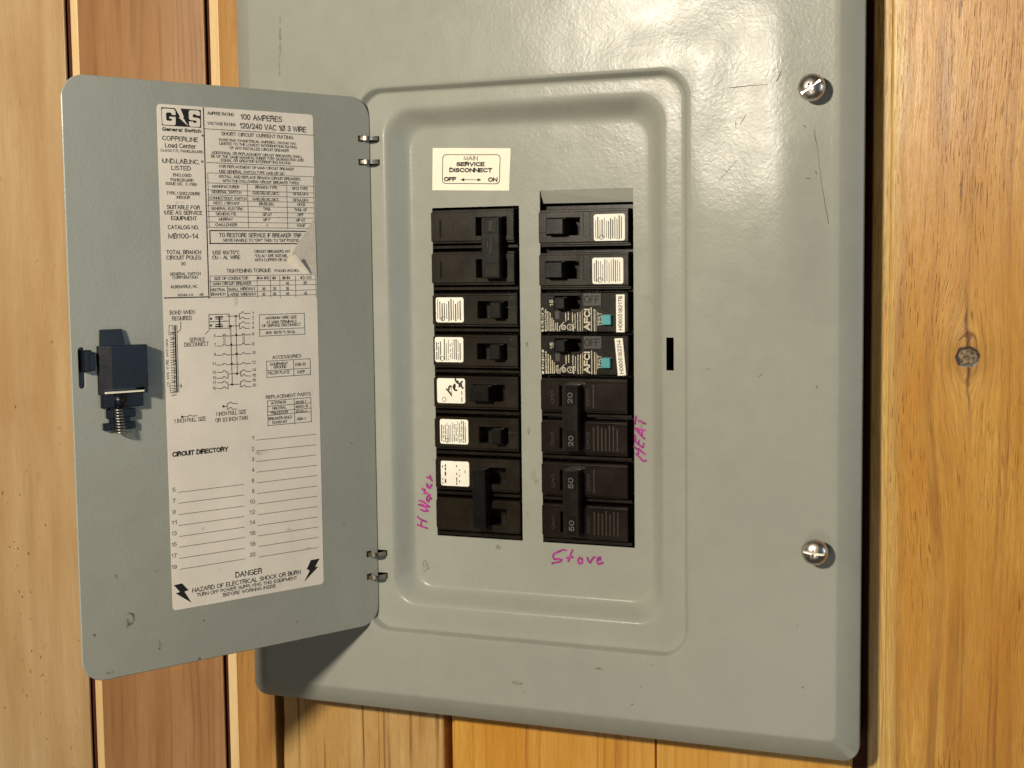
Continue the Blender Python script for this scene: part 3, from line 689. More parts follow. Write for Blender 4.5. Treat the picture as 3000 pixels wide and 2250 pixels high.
M_back = plain('torn_paper_backing', (0.64, 0.57, 0.49, 1), 0.8, 0, 0.2, 0.12, 260, 0.4, 500)
M_sticker = plain('cream_sticker', (0.93, 0.86, 0.70, 1), 0.55, 0, 0.35, 0.05, 60)
M_white = plain('white_rating_label', (0.92, 0.88, 0.77, 1), 0.5, 0, 0.4, 0.06, 120)
M_ink = plain('black_ink', (0.016, 0.014, 0.013, 1), 0.6, 0, 0.3)
M_greyink = plain('thin_grey_ink', (0.060, 0.052, 0.045, 1), 0.6, 0, 0.3)
M_whiteink = plain('white_print', (0.62, 0.56, 0.44, 1), 0.6, 0, 0.3, 0.15, 400)
M_dimink = plain('moulded_lettering', (0.036, 0.027, 0.016, 1), 0.4, 0, 0.4, 0.2, 300)
M_silverink = plain('silver_numerals', (0.14, 0.13, 0.11, 1), 0.4, 0, 0.5, 0.1, 300)
M_marker = plain('purple_marker', (0.36, 0.035, 0.24, 1), 0.55, 0, 0.3, 0.4, 260)
M_pool = plain('dark_purple_marker', (0.10, 0.012, 0.055, 1), 0.55, 0, 0.3, 0.2, 300)
M_teal = plain('teal_button', (0.045, 0.30, 0.33, 1), 0.4, 0, 0.5, 0.06, 150)
M_off = plain('dark_grey_tile', (0.024, 0.021, 0.017, 1), 0.45, 0, 0.5, 0.15, 200)
M_scratch = plain('scratch_dark', (0.17, 0.15, 0.12, 1), 0.7, 0, 0.2)
def stain_mat():
    t = NT('brown_stain')
    n = t.noise(t.mapping((1, 1, 1)), 420, 4, 0.7)
    return t.set(color=(0.17, 0.115, 0.055, 1), rough=0.7, alpha=t.rng(n, 0.40, 0.66, 0.0, 0.45))
M_stain = stain_mat()
def smudge_mat():
    t = NT('faint_smudge')
    n = t.noise(t.mapping((1, 1, 1)), 260, 4, 0.7)
    return t.set(color=(0.22, 0.17, 0.11, 1), rough=0.7, alpha=t.rng(n, 0.42, 0.70, 0.0, 0.35))
M_smudge = smudge_mat()
M_resin = plain('amber_resin', (0.30, 0.15, 0.035, 1), 0.18, 0, 0.6, 0.4, 300)
M_wallback = plain('dark_backing', (0.02, 0.012, 0.007, 1), 0.9, 0, 0.2)

# ------------------------------------------------------------------ wall of pine planks
mb = MB(); mb.box(-1100, 600, 110, 130, -520, 800)
wall = mb.build('wall', M_wallback); wall['kind'] = 'structure'
FACE, BACK = 26.0, 46.0
def plank(x0, x1, z0, z1, mat, tongue=None, r=2.2, label=None, face=FACE, wob=0.0, lip=0.0):
    """board with eased long edges; tongue=(width, depth) is the lip showing in the groove on its left"""
    cx = (x0 + x1) / 2; h = (x1 - x0) / 2
    pts = [(-h, BACK - face)]
    if tongue: pts = [(-h - tongue[0], BACK - face), (-h - tongue[0], tongue[1] + 0.6), (-h - tongue[0] + 0.7, tongue[1]), (-h, tongue[1])]
    r0 = min(r, tongue[1]) if tongue else r
    for k in range(6):
        a = math.pi - math.pi / 2 * k / 5; pts.append((-h + r0 + r0 * math.cos(a), r0 - r0 * math.sin(a)))
    for k in range(6):
        a = math.pi / 2 - math.pi / 2 * k / 5; r1 = min(r, lip * 0.5) if lip else r; pts.append((h - r1 + r1 * math.cos(a), r1 - r1 * math.sin(a)))
    pts += [(h, lip), (h - 6, lip + 0.4), (h - 6, BACK - face)] if lip else [(h, BACK - face)]
    n = len(pts); nz = 24; V = []; F = []
    for j in range(nz + 1):
        z = z0 + (z1 - z0) * j / nz
        dx = wob * (math.sin(z * 0.05 + x0) + 0.6 * math.sin(z * 0.13 + x1)) if wob else 0.0
        V += [(p[0] + (dx if p[0] < 0 else 0), p[1], z) for p in pts]
    for j in range(nz):
        for i in range(n):
            F.append((j * n + i, j * n + (i + 1) % n, (j + 1) * n + (i + 1) % n, (j + 1) * n + i))
    F += [tuple(range(n)), tuple(nz * n + i for i in range(n - 1, -1, -1))]
    m = MB(); m.add(V, F); me = m.mesh('plank'); fix_normals(me); me.materials.append(mat); smooth_by_angle(me, 40)
    o = place(me, 'plank', wall, (cx, face, 0))
    if label: o['label'] = label
    return o
W1 = wood('pale_pine', srgb(206, 176, 132), srgb(188, 152, 106), srgb(142, 102, 62), 1.7, 0.30, 4, 0.16, 0.30, None, 0.36, 1.0, 0.8)
W2 = wood('pinkish_pine', srgb(184, 140, 96), srgb(160, 116, 74), srgb(112, 74, 44), 5.1, 0.62, 6, 0.5, 0.25, None, 0.42)
W3 = wood('honey_pine_strip', srgb(206, 160, 92), srgb(176, 124, 62), srgb(100, 58, 24), 8.3, 0.5, 4, 0.4, 0.5)
W4 = wood('pale_lined_pine', srgb(222, 184, 122), srgb(202, 158, 92), srgb(104, 62, 26), 12.9, 0.62, 3, 0.95, 0.15, con=1.5)
W5 = wood('amber_lined_pine', srgb(230, 178, 86), srgb(212, 150, 52), srgb(156, 92, 14), 21.4, 0.75, 4, 0.75, 0.2, con=1.5)
W6 = wood('yellow_pine', srgb(232, 188, 100), srgb(216, 160, 66), srgb(172, 108, 28), 31.2, 0.6, 5, 0.6, 0.2, con=1.5)
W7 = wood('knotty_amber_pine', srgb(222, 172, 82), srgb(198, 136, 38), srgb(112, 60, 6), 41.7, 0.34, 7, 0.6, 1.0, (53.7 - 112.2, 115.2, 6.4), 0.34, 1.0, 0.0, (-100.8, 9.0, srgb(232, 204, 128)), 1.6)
P1 = plank(-760, -540.5, -460, 760, W1, lip=1.8, label='pale pine plank dotted with resin specks')
plank(-529.8, -428.0, -460, 760, W2, None, lip=1.8, label='pinkish pine plank with slanting grain')
plank(-417.3, -388.0, -460, 760, W3, None, r=1.0, label='narrow honey pine strip beside the panel edge')
plank(-382.0, -263.5, -460, -103, W4, wob=0.5, label='pale plank with dark growth lines below the panel')
plank(-256.0, -123.2, -460, -103, W5, (4.5, 7.0), r=0.8, label='amber lined plank below the panel')
plank(-122.2, -6.5, -460, -103, W6, r=0.8)
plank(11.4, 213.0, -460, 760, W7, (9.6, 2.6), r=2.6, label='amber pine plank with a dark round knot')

m = MB(); rs = random.Random(5)
for k in range(64):
    zc = rs.gauss(-75, 75); xc = rs.gauss(-592 + 8 * math.sin(zc * 0.05), 13)
    if xc > -546: xc = -552 - rs.uniform(0, 30)
    r_ = rs.choice((0.35, 0.45, 0.55, 0.9)); rz = r_ * rs.uniform(0.9, 1.8)
    V = [(xc + 650.25, -r_ * 0.7, zc)] + [(xc + 650.25 + r_ * math.cos(t * math.pi / 4), 0.06, zc + rz * math.sin(t * math.pi / 4)) for t in range(8)]
    m.add(V, [(0, t + 1, (t + 1) % 8 + 1) for t in range(8)], True)
m.build('resin_specks', M_resin, P1)['kind'] = 'stuff'
WT = wood('raw_pale_pine', srgb(244, 216, 164), srgb(232, 196, 138), srgb(190, 140, 84), 3.3, 0.9, 2, 0.35, 0.2)
for x0, x1 in ((-535.6, -529.6), (-424.2, -417.1)):
    m = MB(); m.box(x0, x1, 26.7, 45.0, -460, 760, 0.5, 2); m.build('tongue', WT, wall)
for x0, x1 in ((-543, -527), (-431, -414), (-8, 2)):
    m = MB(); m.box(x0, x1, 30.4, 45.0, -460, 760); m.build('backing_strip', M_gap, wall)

# ------------------------------------------------------------------ electrical panel
P0 = (-195, 0, -111); PO = (195, 0, 111)
panel = empty('electrical_panel', P0, 'grey steel breaker panel with its door swung open on pine planks', 'electrical panel')
S1, S2 = 6.0, 18.0
NX, NZ, NC = 22, 26, 8
def loop(rect, r, y): return [(x, y, z) for x, z in rrect(*rect, r, NC, NX, NZ)]
def lerp(a, b, t): return tuple(p + (q - p) * t for p, q in zip(a, b))
OUT = (-390.0, 0.3, -111.0, 402.0)
def inset(rc, d): return (rc[0] + d, rc[1] - d, rc[2] + d, rc[3] - d)
R_out = (-304.5, -94.0, -59.9, 277.4); R_led = (-300.2, -100.6, -57.4, 272.8)
R_in = (-288.4, -110.0, -43.4, 265.0); R_flo = (-275.6, -123.2, -32.2, 252.0)
front = [loop(OUT, 9, 10.0), loop(OUT, 9, 6.0), loop(inset(OUT, 0.5), 8.6, 5.3)]
front += [loop(inset(OUT, 11.2), 5.0, 0.45), loop(inset(OUT, 11.9), 4.6, 0.12), loop(inset(OUT, 12.8), 4.2, 0.0)]
for k in range(1, 26):
    t = k / 26; front.append(loop(lerp(inset(OUT, 12.8), inset(R_out, -0.6), t), 4.2 + (17 - 4.2) * t, 0.0))
for t, y in ((0.0, 0.0), (0.14, 0.08), (0.28, 0.45), (0.40, 1.3), (0.66, 4.7), (0.77, 5.55), (0.90, 5.92), (1.05, 6.0)):
    front.append(loop(lerp(inset(R_out, -0.6 if t == 0 else 0), R_led, t), 17 - 4 * t, y))
for t in (0.25, 0.5, 0.75): front.append(loop(lerp(R_led, R_in, t), 13 + 3 * t, S1))
for t, e in ((-0.04, 0.0), (0.06, 0.012), (0.15, 0.06), (0.26, 0.17), (0.40, 0.36), (0.58, 0.62), (0.72, 0.80), (0.84, 0.92), (0.94, 0.985), (1.04, 1.0)):
    front.append(loop(lerp(R_in, R_flo, t), 16.5 - 4 * t, S1 + (S2 - S1) * e))
front.append(loop(inset(R_flo, 3.0), 9, S2)); front.append(loop(inset(R_flo, 5.5), 7, S2))
TH = 1.3
back = [loop(inset(R_flo, 5.5), 7, S2 + TH), loop(inset(R_flo, -0.4), 12.5, S2 + TH), loop(lerp(R_in, R_flo, 0.0), 16.5, S1 + TH + 0.3), loop(R_led, 13, S1 + TH), loop(R_out, 17, TH + 0.3),
        loop(inset(OUT, 12.2), 4.4, TH), loop(inset(OUT, 1.5), 7.6, 6.6), loop(inset(OUT, 1.3), 7.7, 10.0)]
DENTS = [(-26, 200, 52, 66, -2.9), (-84, 285, 18, 20, -0.4), (-66, 264, 15, 20, 0.45), (-46, 288, 13, 26, -0.4), (-75, 225, 12, 14, 0.3), (-34, 250, 22, 40, 0.55), (-72, 236, 24, 22, 0.55), (-130, 300, 44, 16, 0.50), (-92, 318, 30, 20, 0.7),
         (-40, 180, 34, 40, -0.35), (-55, 90, 30, 50, 0.25), (-190, 330, 60, 30, -0.4), (-345, 200, 25, 80, 0.3), (-60, -60, 60, 30, -0.3), (-220, -85, 80, 14, 0.25)]
def dent(x, z):
    return sum(a * math.exp(-((x - cx) / sx) ** 2 - ((z - cz) / sz) ** 2) for cx, cz, sx, sz, a in DENTS)
def wdent(x, y, z):
    e = min(x - OUT[0], OUT[1] - x, z - OUT[2]) - 12.8
    w = max(0.0, min(1.0, e / 34.0)) if y < S1 - 0.5 else 0.0; w = w * w * (3 - 2 * w)
    if y >= S1 - 0.5 and y <= S1 + 0.01: return 0.0
    gx = max(R_out[0] - x, x - R_out[1], R_out[2] - z, z - R_out[3])
    if y < S1 - 0.5: w *= max(0.0, min(1.0, (gx + 3) / 9.0))
    return dent(x, z) * w
m = MB(); n = len(front[0]); rings = front + back
for rg in rings: m.v += [(x, y + (wdent(x, y, z) if y < 2 else 0), z) for x, y, z in rg]
for i in range(len(rings) - 1):
    for k in range(n): m.f.append((i * n + k, i * n + (k + 1) % n, (i + 1) * n + (k + 1) % n, (i + 1) * n + k))
iF = len(front) - 1
# caps: the front floor and back floor stay joined through the ring that bridges them, so close the lip instead
m.f = [f for f in m.f if not (iF * n <= min(f) < (iF + 1) * n and max(f) >= (iF + 1) * n)]
m.f.append(tuple(iF * n + k for k in range(n))); m.f.append(tuple((iF + 1) * n + k for k in range(n - 1, -1, -1)))
L = len(rings) - 1
for k in range(n): m.f.append((L * n + k, L * n + (k + 1) % n, (k + 1) % n, k))
m.sm = [True] * len(m.f)
cut = MB()
cut.box(-261.6, -204.2, 10, 26, -0.3, 203.8); cut.box(-190.9, -132.8, 10, 26, -0.3, 212.2)
HZ = [(245.0, 247.7), (230.7, 233.5), (-12.4, -9.6), (-26.8, -24.0)]
for a, b in HZ: cut.box(-298.6, -290.9, 2, 11, a - 0.35, b + 0.35)
cut.box(-109.9, -105.5, 2, 11, 106.8, 125.7)
me = boolean_cut(m.mesh('cover'), cut, 'cover'); me.materials.clear(); me.materials.append(M_paint); smooth_by_angle(me, 32)
cover = place(me, 'cover', panel, PO)
cover['label'] = 'grey painted steel cover with a stepped recess'
m = MB()
for k, (a, b, c, d) in enumerate(((-378, -374, -92, 390), (-16, -12, -92, 390))): m.box(a, b, 1.3 if k < 0 else 6.5, 100, c, d)
m.box(-378, -12, 6.5, 100, -96, -92); m.box(-378, -12, 6.5, 100, 390, 394); m.box(-378, -12, 96, 100, -92, 390)
m.build('enclosure', M_void, panel, PO)
m = MB(); m.box(-268, -126, 62, 66, -20, 230); m.box(-268, -126, 66, 96, 90, 110)
m.build('mounting_plate', M_void, panel, PO)
# bent remnant of a knocked-out twist-out above the right breaker column
m = MB(); m.add([(-190.6, 18.2, 212.4), (-133.0, 18.2, 212.4), (-133.2, 21.4, 204.3), (-190.4, 22.6, 204.8), (-190.6, 19.2, 212.4), (-133.0, 19.2, 212.4), (-133.2, 22.4, 204.3), (-190.4, 23.6, 204.8)],
              [(0, 1, 2, 3), (7, 6, 5, 4), (0, 3, 7, 4), (1, 5, 6, 2), (3, 2, 6, 7), (0, 4, 5, 1)])
m.build('bent_tab', M_paint, cover)
# cover marks: scratches, specks, stains and the marker writing
m = MB(); Yk = -0.09
def yk(x, z): return wdent(x, 0.0, z) - 0.12
for w, pts in ((0.30, [(-71.8, 264.0), (-61.1, 264.6), (-50.9, 264.6)]), (0.55, [(-45.8, 265.8), (-43.3, 271.0)]), (0.4, [(-68.3, 242.0), (-68.3, 245.3)]), (0.4, [(-65.7, 243.9), (-62.7, 248.8)]),
               (0.25, [(-25.3, 239.1), (-23.5, 228.3), (-21.4, 210.9), (-17.5, 188.3)]), (0.2, [(-25.7, 236.7), (-24.1, 231.6)]), (0.22, [(-77.4, 213.6), (-72.2, 219.3), (-67.9, 224.2)]), (0.6, [(-31.1, 241.5), (-29.8, 240.6)]),
               (0.5, [(-29.7, 213.2), (-27.2, 212.7)]), (0.5, [(-24.5, 216.8), (-24.0, 215.1)]), (0.8, [(-23.5, 100.2), (-23.0, 99.0)]), (0.35, [(-55.5, 104.4), (-53.0, 106.5)]), (0.5, [(-85.3, 108.2), (-83.1, 108.7)]),
               (0.9, [(-30.3, -69.3), (-29.8, -69.6)]), (0.6, [(-33.5, -34.4), (-33.0, -34.5)]), (0.8, [(-198.1, -88.8), (-197.7, -88.6)]), (0.8, [(-124.5, -78.3), (-124.2, -78.6)]), (1.0, [(-129.7, -89.7), (-129.2, -89.6)]), (0.3, [(-117.7, -64.3), (-116.9, -65.4)])):
    m.ribbon(pts, w * 0.75, min(yk(*p) for p in pts), 4)
m.build('scratch_marks', M_scratch, cover)
def blob(mb, cx, cz, rx, rz, y, n=14):
    mb.flat([(cx + rx * math.cos(2 * math.pi * k / n) * random.uniform(0.7, 1.1), cz + rz * math.sin(2 * math.pi * k / n) * random.uniform(0.7, 1.1)) for k in range(n)], y)
m = MB()
for x, z, rx, rz in ((-220.2, -5.4, 1.9, 2.2), (-270.3, -20.4, 2.6, 4.0), (-196.8, 41.0, 1.8, 4.0), (-195.0, 37.0, 1.6, 1.8), (-200.7, 16.1, 0.9, 2.0), (-199.5, 68, 1.2, 2.4), (-200, 120, 1.0, 2.0), (-128.5, 74, 1.5, 3.0)): blob(m, x, z, rx, rz, 17.9)
for x, z, rx, rz in ((-355.3, 309, 0.9, 12), (-356.4, 294, 0.6, 8), (-355, 322, 0.7, 2), (-150, -70, 3, 0.9), (-202, -84, 4, 1.2)): blob(m, x, z, rx, rz, yk(x, z) - 0.02)
m.build('stain', M_stain, cover)
for word, key in (('HEAT', 'HEAT'), ('H Water', 'WATER'), ('Stove', 'STOVE')):
    m = MB()
    for i, s in enumerate(HAND[key]): m.ribbon(s, 1.28 if key != 'STOVE' else 1.34, 17.93 - 0.012 * i)
    o = m.build('marker_writing', M_marker, cover); o['label'] = 'purple handwritten word ' + word
    m = MB()
    for i, s in enumerate(HAND[key]):
        if i % 3 != 1: m.disc(s[-1][0], s[-1][1], random.uniform(0.38, 0.52), 17.72 - 0.012 * i, 8)
    m.build('marker_pooling', M_pool, cover)
# sticker above the main breaker
m = MB(); m.prism([(-260.4, 240.4), (-261.2, 214.7), (-210.4, 212.9), (-209.0, 238.1)], 17.75, 17.98)
o = m.build('disconnect_sticker', M_sticker, cover); o['label'] = 'cream sticker reading MAIN SERVICE DISCONNECT'
m = MB(); yy = 17.68
a = math.radians(-2.3)
def tilt(mb0, i0):
    for i in range(i0, len(mb0.v)):
        x, y, z = mb0.v[i]; dx, dz = x + 235, z - 226.6
        mb0.v[i] = (-235 + dx * math.cos(a) - dz * math.sin(a), y, 226.6 + dx * math.sin(a) + dz * math.cos(a))
m.line(rrect(-254, -216.2, 217.9, 235.3, 2.2, 5) + [rrect(-254, -216.2, 217.9, 235.3, 2.2, 5)[0]], 0.42, yy)
text(m, 'MAIN', -240.0, -230.8, 233.2, 2.7, yy, 0); text(m, 'SERVICE', -244.8, -226.2, 229.6, 2.6, yy, 3); text(m, 'DISCONNECT', -249.5, -221.1, 226.0, 2.7, yy, 3)
text(m, 'OFF', -253.0, -244.7, 220.5, 2.7, yy, 3); text(m, 'ON', -223.7, -217.5, 220.4, 2.7, yy, 3)
m.line([(-240.5, 220.2), (-229.4, 220.2)], 0.4, yy); m.flat([(-242, 220.2), (-239.4, 221.2), (-239.4, 219.2)], yy); m.flat([(-228, 220.2), (-230.6, 219.2), (-230.6, 221.2)], yy)
tilt(m, 0)
m.build('sticker_lettering', M_ink, cover)
# cover screws
def screw(x, z, ang):
    y0 = wdent(x, 0, z)
    prof = [(3.4, 1.0), (3.4, -7.4), (7.2, -7.4), (7.4, -8.0), (7.2, -8.9), (6.5, -10.3), (5.1, -11.5), (3.4, -12.3), (1.6, -12.7)]
    N = 28; V = []; F = []
    for r, y in prof:
        for k in range(N): V.append((r * math.cos(2 * math.pi * k / N), y, r * math.sin(2 * math.pi * k / N)))
    V += [(0, prof[0][1], 0), (0, -12.8, 0)]
    for i in range(len(prof) - 1):
        for k in range(N): F.append((i * N + k, i * N + (k + 1) % N, (i + 1) * N + (k + 1) % N, (i + 1) * N + k))
    e = (len(prof) - 1) * N
    for k in range(N): F.append((len(V) - 2, (k + 1) % N, k)); F.append((len(V) - 1, e + k, e + (k + 1) % N))
    mm = MB(); mm.add(V, F)
    c = MB(); c.box(-9, 9, -17, -10.8, -0.65, 0.65); c.box(-0.8, 0.8, -17, -10.2, -2.0, 2.0)
    me_ = boolean_cut(mm.mesh('cover_screw'), c, 'cover_screw'); me_.materials.clear(); me_.materials.append(M_steel); smooth_by_angle(me_, 35)
    o_ = place(me_, 'cover_screw', panel, (x + PO[0], y0, z + PO[2])); o_.rotation_euler = (0, -math.radians(ang), 0)
    return o_
screw(-25.6, 260.8, 33); screw(-22.6, 9.4, -5)

# ------------------------------------------------------------------ door (part) with label, latch and hinge knuckles
TH_D = math.radians(61.753); HX, HY = -297.2, 5.4
m = MB(); prof = rrect(-195.2, 0, -56.4, 271.4, 13.0, 8, 6, 10)
inn = rrect(-194.8, -0.4, -56.0, 271.0, 12.6, 8, 6, 10); q = len(prof)
for pts, y in ((inn, 0.0), (prof, 0.35), (prof, 1.0), (inn, 1.35)): m.v += [(x, y, z) for x, z in pts]
for i in range(3):
    for k in range(q): m.f.append((i * q + k, i * q + (k + 1) % q, (i + 1) * q + (k + 1) % q, (i + 1) * q + k))
m.f += [tuple(range(q)), tuple(3 * q + k for k in range(q - 1, -1, -1))]; m.sm = [False] * len(m.f)
cut = MB(); cut.prism(rrect(-191.4, -187.6, 104.6, 127.0, 1.85, 6), -3, 4)
for zc in (246.3, 232.1, -11.0, -25.4): cut.box(-8.6, -4.4, -3, 4, zc - 1.9, zc + 1.9)
me = boolean_cut(m.mesh('door'), cut, 'door'); me.materials.clear(); me.materials.append(M_door); smooth_by_angle(me, 25)
door = place(me, 'door', panel, (HX + PO[0], HY, PO[2]), TH_D); door['label'] = 'open grey steel door carrying the printed circuit directory'
LX = -141.1
m = MB(); m.prism(rrect(LX, LX + 100.5, -24.6, 258.8, 2.2, 5), -0.16, 0.02)
m.build('directory_label', M_paper, door)['label'] = 'printed paper circuit directory label with a torn edge'
m = MB(); g = MB(); yy = -0.24
for txt, x0, x1, zc, h, wt in LABEL_TEXT: text(g if wt == 1 else m, txt, LX + x0, LX + x1, zc, h, yy, wt)
for w, pts in LABEL_LINES: (g if w <= 0.4 else m).line([(LX + x, z) for x, z in pts], w * (0.9 if w <= 0.4 else 1), yy)
for x, z in LABEL_DOTS: m.disc(LX + x, z, 0.7, yy - 0.01)
for P in LABEL_POLYS: m.flat([(LX + x, z) for x, z in P], yy)
for k in range(26):   # hatching of the neutral bar on the wiring diagram
    z = 133 - k * 1.42; m.line([(LX + 3.6, z), (LX + 6.2, z - random.uniform(-1.2, 1.2))], 0.35, yy - 0.02)
text(g, '/1 AWG WIRE MAXIMUM', 102.0, 128.0, LX + 1.4, 1.5, yy, 0, up=False) if False else None
for i, ch in enumerate('/1 AWG WIRE MAXIMUM'):
    if ch != ' ': text(g, ch, 102.5 + i * 1.42, 103.6 + i * 1.42, LX + 1.4, 1.5, yy, 0, up=True)
lb = LOGO['box']; m.flat([(LX + x, z) for x, z in lb], yy)
m.build('printed_lettering', M_ink, door); g.build('thin_printed_lines', M_greyink, door)
m = MB()
for kx in ('G', 'S', 'bolt'): m.flat([(LX + x, z) for x, z in LOGO[kx]], yy - 0.06)
m.build('logo_letters', M_paper, door)
m = MB()
for x, z, rx, rz in ((77, 12, 3.0, 0.7), (90, -1, 4.0, 0.5), (70, -18, 1.2, 3.0), (30, -6, 1.0, 0.8), (20, 20, 0.9, 0.7), (60, 60, 5, 1.5), (45, 150, 2, 4), (12, 205, 3, 1.2)): blob(m, LX + x, z, rx, rz, yy - 0.03)
m.build('stain', M_smudge, door)
# torn corner of the label and its curl
m = MB(); pl = [(LX + x, z) for x, z in PEEL]
m.flat([pl[0], (LX + 93, 188.8), (LX + 88, 183.0), pl[1], (LX + 88.5, 170.8), pl[2], pl[3]], yy - 0.12)
m.build('torn_patch', M_back, door)
m = MB(); A_, B_ = Vector((pl[1][0], pl[1][1])), Vector((pl[2][0] + 0.3, pl[2][1]))
NA, NB = 10, 7; V = []
for i in range(NA + 1):
    t = i / NA; p = A_.lerp(B_, t); Lg = 8.5 * (1 - t) ** 0.8 + 0.3
    for j in range(NB + 1):
        s = j / NB; ang = s * 2.3
        d = Lg * math.sin(ang) / 2.3 * 1.25; up_ = Lg * (1 - math.cos(ang)) / 2.3
        V.append((p.x - d * 0.86 + 0.1, -0.5 - (Lg * 0.42 - up_ * 0.6), p.y - d * 0.5))
m.add(V, [(i * (NB + 1) + j, i * (NB + 1) + j + 1, (i + 1) * (NB + 1) + j + 1, (i + 1) * (NB + 1) + j) for i in range(NA) for j in range(NB)], True)
m.build('peeling_curl', M_sticker, door)
# spring latch
m = MB(); m.prism([(-180.8, -0.1), (-180.6, -1.6), (-175.0, -6.2), (-154.6, -6.2), (-154.0, -5.6), (-153.9, -0.1)], 104.0, 127.2, 'z')
m.prism([(-180.8, -0.1), (-180.6, -1.6), (-178.2, -3.6), (-177.2, -0.1)], 100.8, 104.0, 'z'); m.prism([(-156.4, -0.1), (-156.4, -6.0), (-154.6, -6.0), (-153.9, -0.1)], 100.8, 104.0, 'z')
m.build('latch_housing', M_latch, door)
m = MB(); m.add([(-179.2, -2.6, 127.0), (-165.2, -2.6, 127.0), (-166.8, -1.8, 136.0), (-178.8, -1.8, 136.0), (-179.2, -0.1, 127.0), (-165.2, -0.1, 127.0), (-166.8, -0.1, 136.0), (-178.8, -0.1, 136.0)],
              [(0, 1, 2, 3), (7, 6, 5, 4), (0, 3, 7, 4), (1, 5, 6, 2), (3, 2, 6, 7), (0, 4, 5, 1)])
m.build('latch_tongue', M_latch, door)
m = MB(); m.box(-178.4, -156.0, -5.2, -1.0, 101.4, 102.3); m.build('latch_strip', M_sticker, door)
m = MB(); m.box(-179.8, -156.0, -3.2, -0.1, 93.4, 101.2, 0.4); m.box(-177.0, -160.6, -2.6, -0.1, 87.6, 92.4, 0.3); m.box(-175.4, -163.6, -2.0, -0.1, 81.0, 94.0, 0.3); m.box(-179.0, -160.8, -2.4, -0.1, 81.2, 85.2, 0.3)
m.tube([(-169.5, -2.6, 93.2), (-169.5, -2.6, 101.0)], 3.6, 14)
m.build('latch_carrier', M_latch, door)
m = MB(); turns = 9; pts = []
for k in range(turns * 14 + 1):
    a = 2 * math.pi * k / 14; f = k / (turns * 14); rr = 1.7 + 0.6 * f
    pts.append((-171.0 + 1.0 * f + rr * math.cos(a), -3.6 + rr * math.sin(a), 93.4 - 14.0 * f + 0.35 * math.cos(a)))
m.tube(pts, 0.6, 6); m.build('latch_spring', M_spring, door)
m = MB(); m.box(-189.8, -185.0, -3.4, 0.6, 113.8, 125.4, 0.5); m.box(-186.8, -183.0, -3.6, -1.6, 114.2, 124.0, 0.5); m.build('latch_slide', M_latch, door)
m = MB(); m.box(-191.7, -150.0, 1.36, 5.5, 98.0, 134.0, 0.8); m.build('latch_pull', M_latch, door)
# hinge knuckles: bent straps from the door into the cover slots
c_, s_ = math.cos(TH_D), math.sin(TH_D)
def to_local(X, Y): dx, dy = X - HX, Y - HY; return (dx * c_ + dy * s_, -dx * s_ + dy * c_)
for (a, b) in HZ:
    zc = (a + b) / 2; hw_ = 1.15
    path = [(-303.4, 1.2), (-301.2, -0.8), (-298.6, -2.3), (-295.8, -2.2), (-293.6, -0.4), (-292.4, 2.4), (-291.9, 5.6), (-292.2, 8.5)]
    V = []; F = []
    for i, (X, Y) in enumerate(path):
        pa = Vector(path[max(i - 1, 0)]); pb = Vector(path[min(i + 1, len(path) - 1)]); d = (pb - pa).normalized(); nn = Vector((-d.y, d.x)) * 0.55
        for sx, zz in ((1, -hw_), (1, hw_), (-1, hw_), (-1, -hw_)):
            l = to_local(X + nn.x * sx, Y + nn.y * sx); V.append((l[0], l[1], zc + zz))
    for i in range(len(path) - 1):
        for k in range(4): F.append((i * 4 + k, i * 4 + (k + 1) % 4, (i + 1) * 4 + (k + 1) % 4, (i + 1) * 4 + k))
    F += [(0, 1, 2, 3), tuple(len(V) - 1 - k for k in range(4))]
    m = MB(); m.add(V, F); me = m.mesh('hinge_knuckle'); fix_normals(me); me.materials.append(M_hinge); smooth_by_angle(me, 40)
    place(me, 'hinge_knuckle', door)
m = MB()
for x, z, r in ((-187.9, -30.2, 0.8), (-150.1, -44.6, 0.7), (-121.8, -33.5, 0.6), (-125.5, -55.2, 0.9), (-60, -45, 0.5), (-18, 60, 0.5), (-25, 10, 0.5)): m.disc(x, z, r, -0.08, 8)
m.build('scratch_marks', M_scratch, door)
m = MB()
ring = [(-167.5 + 2.9 * math.cos(math.radians(t)), -24.7 + 2.9 * math.sin(math.radians(t)) * 1.1) for t in range(-110, 120, 20)]
m.ribbon(ring, 1.3, -0.08, 4); blob(m, -168.5, -27.0, 2.0, 3.0, -0.10); blob(m, -149.6, -42, 1.0, 2.4, -0.08); blob(m, -179.9, -52.6, 3.0, 0.9, -0.08); blob(m, -174.3, 0.2, 1.1, 1.4, -0.08); blob(m, -149.5, -0.5, 2.0, 0.6, -0.08)
m.build('stain', M_stain, door)

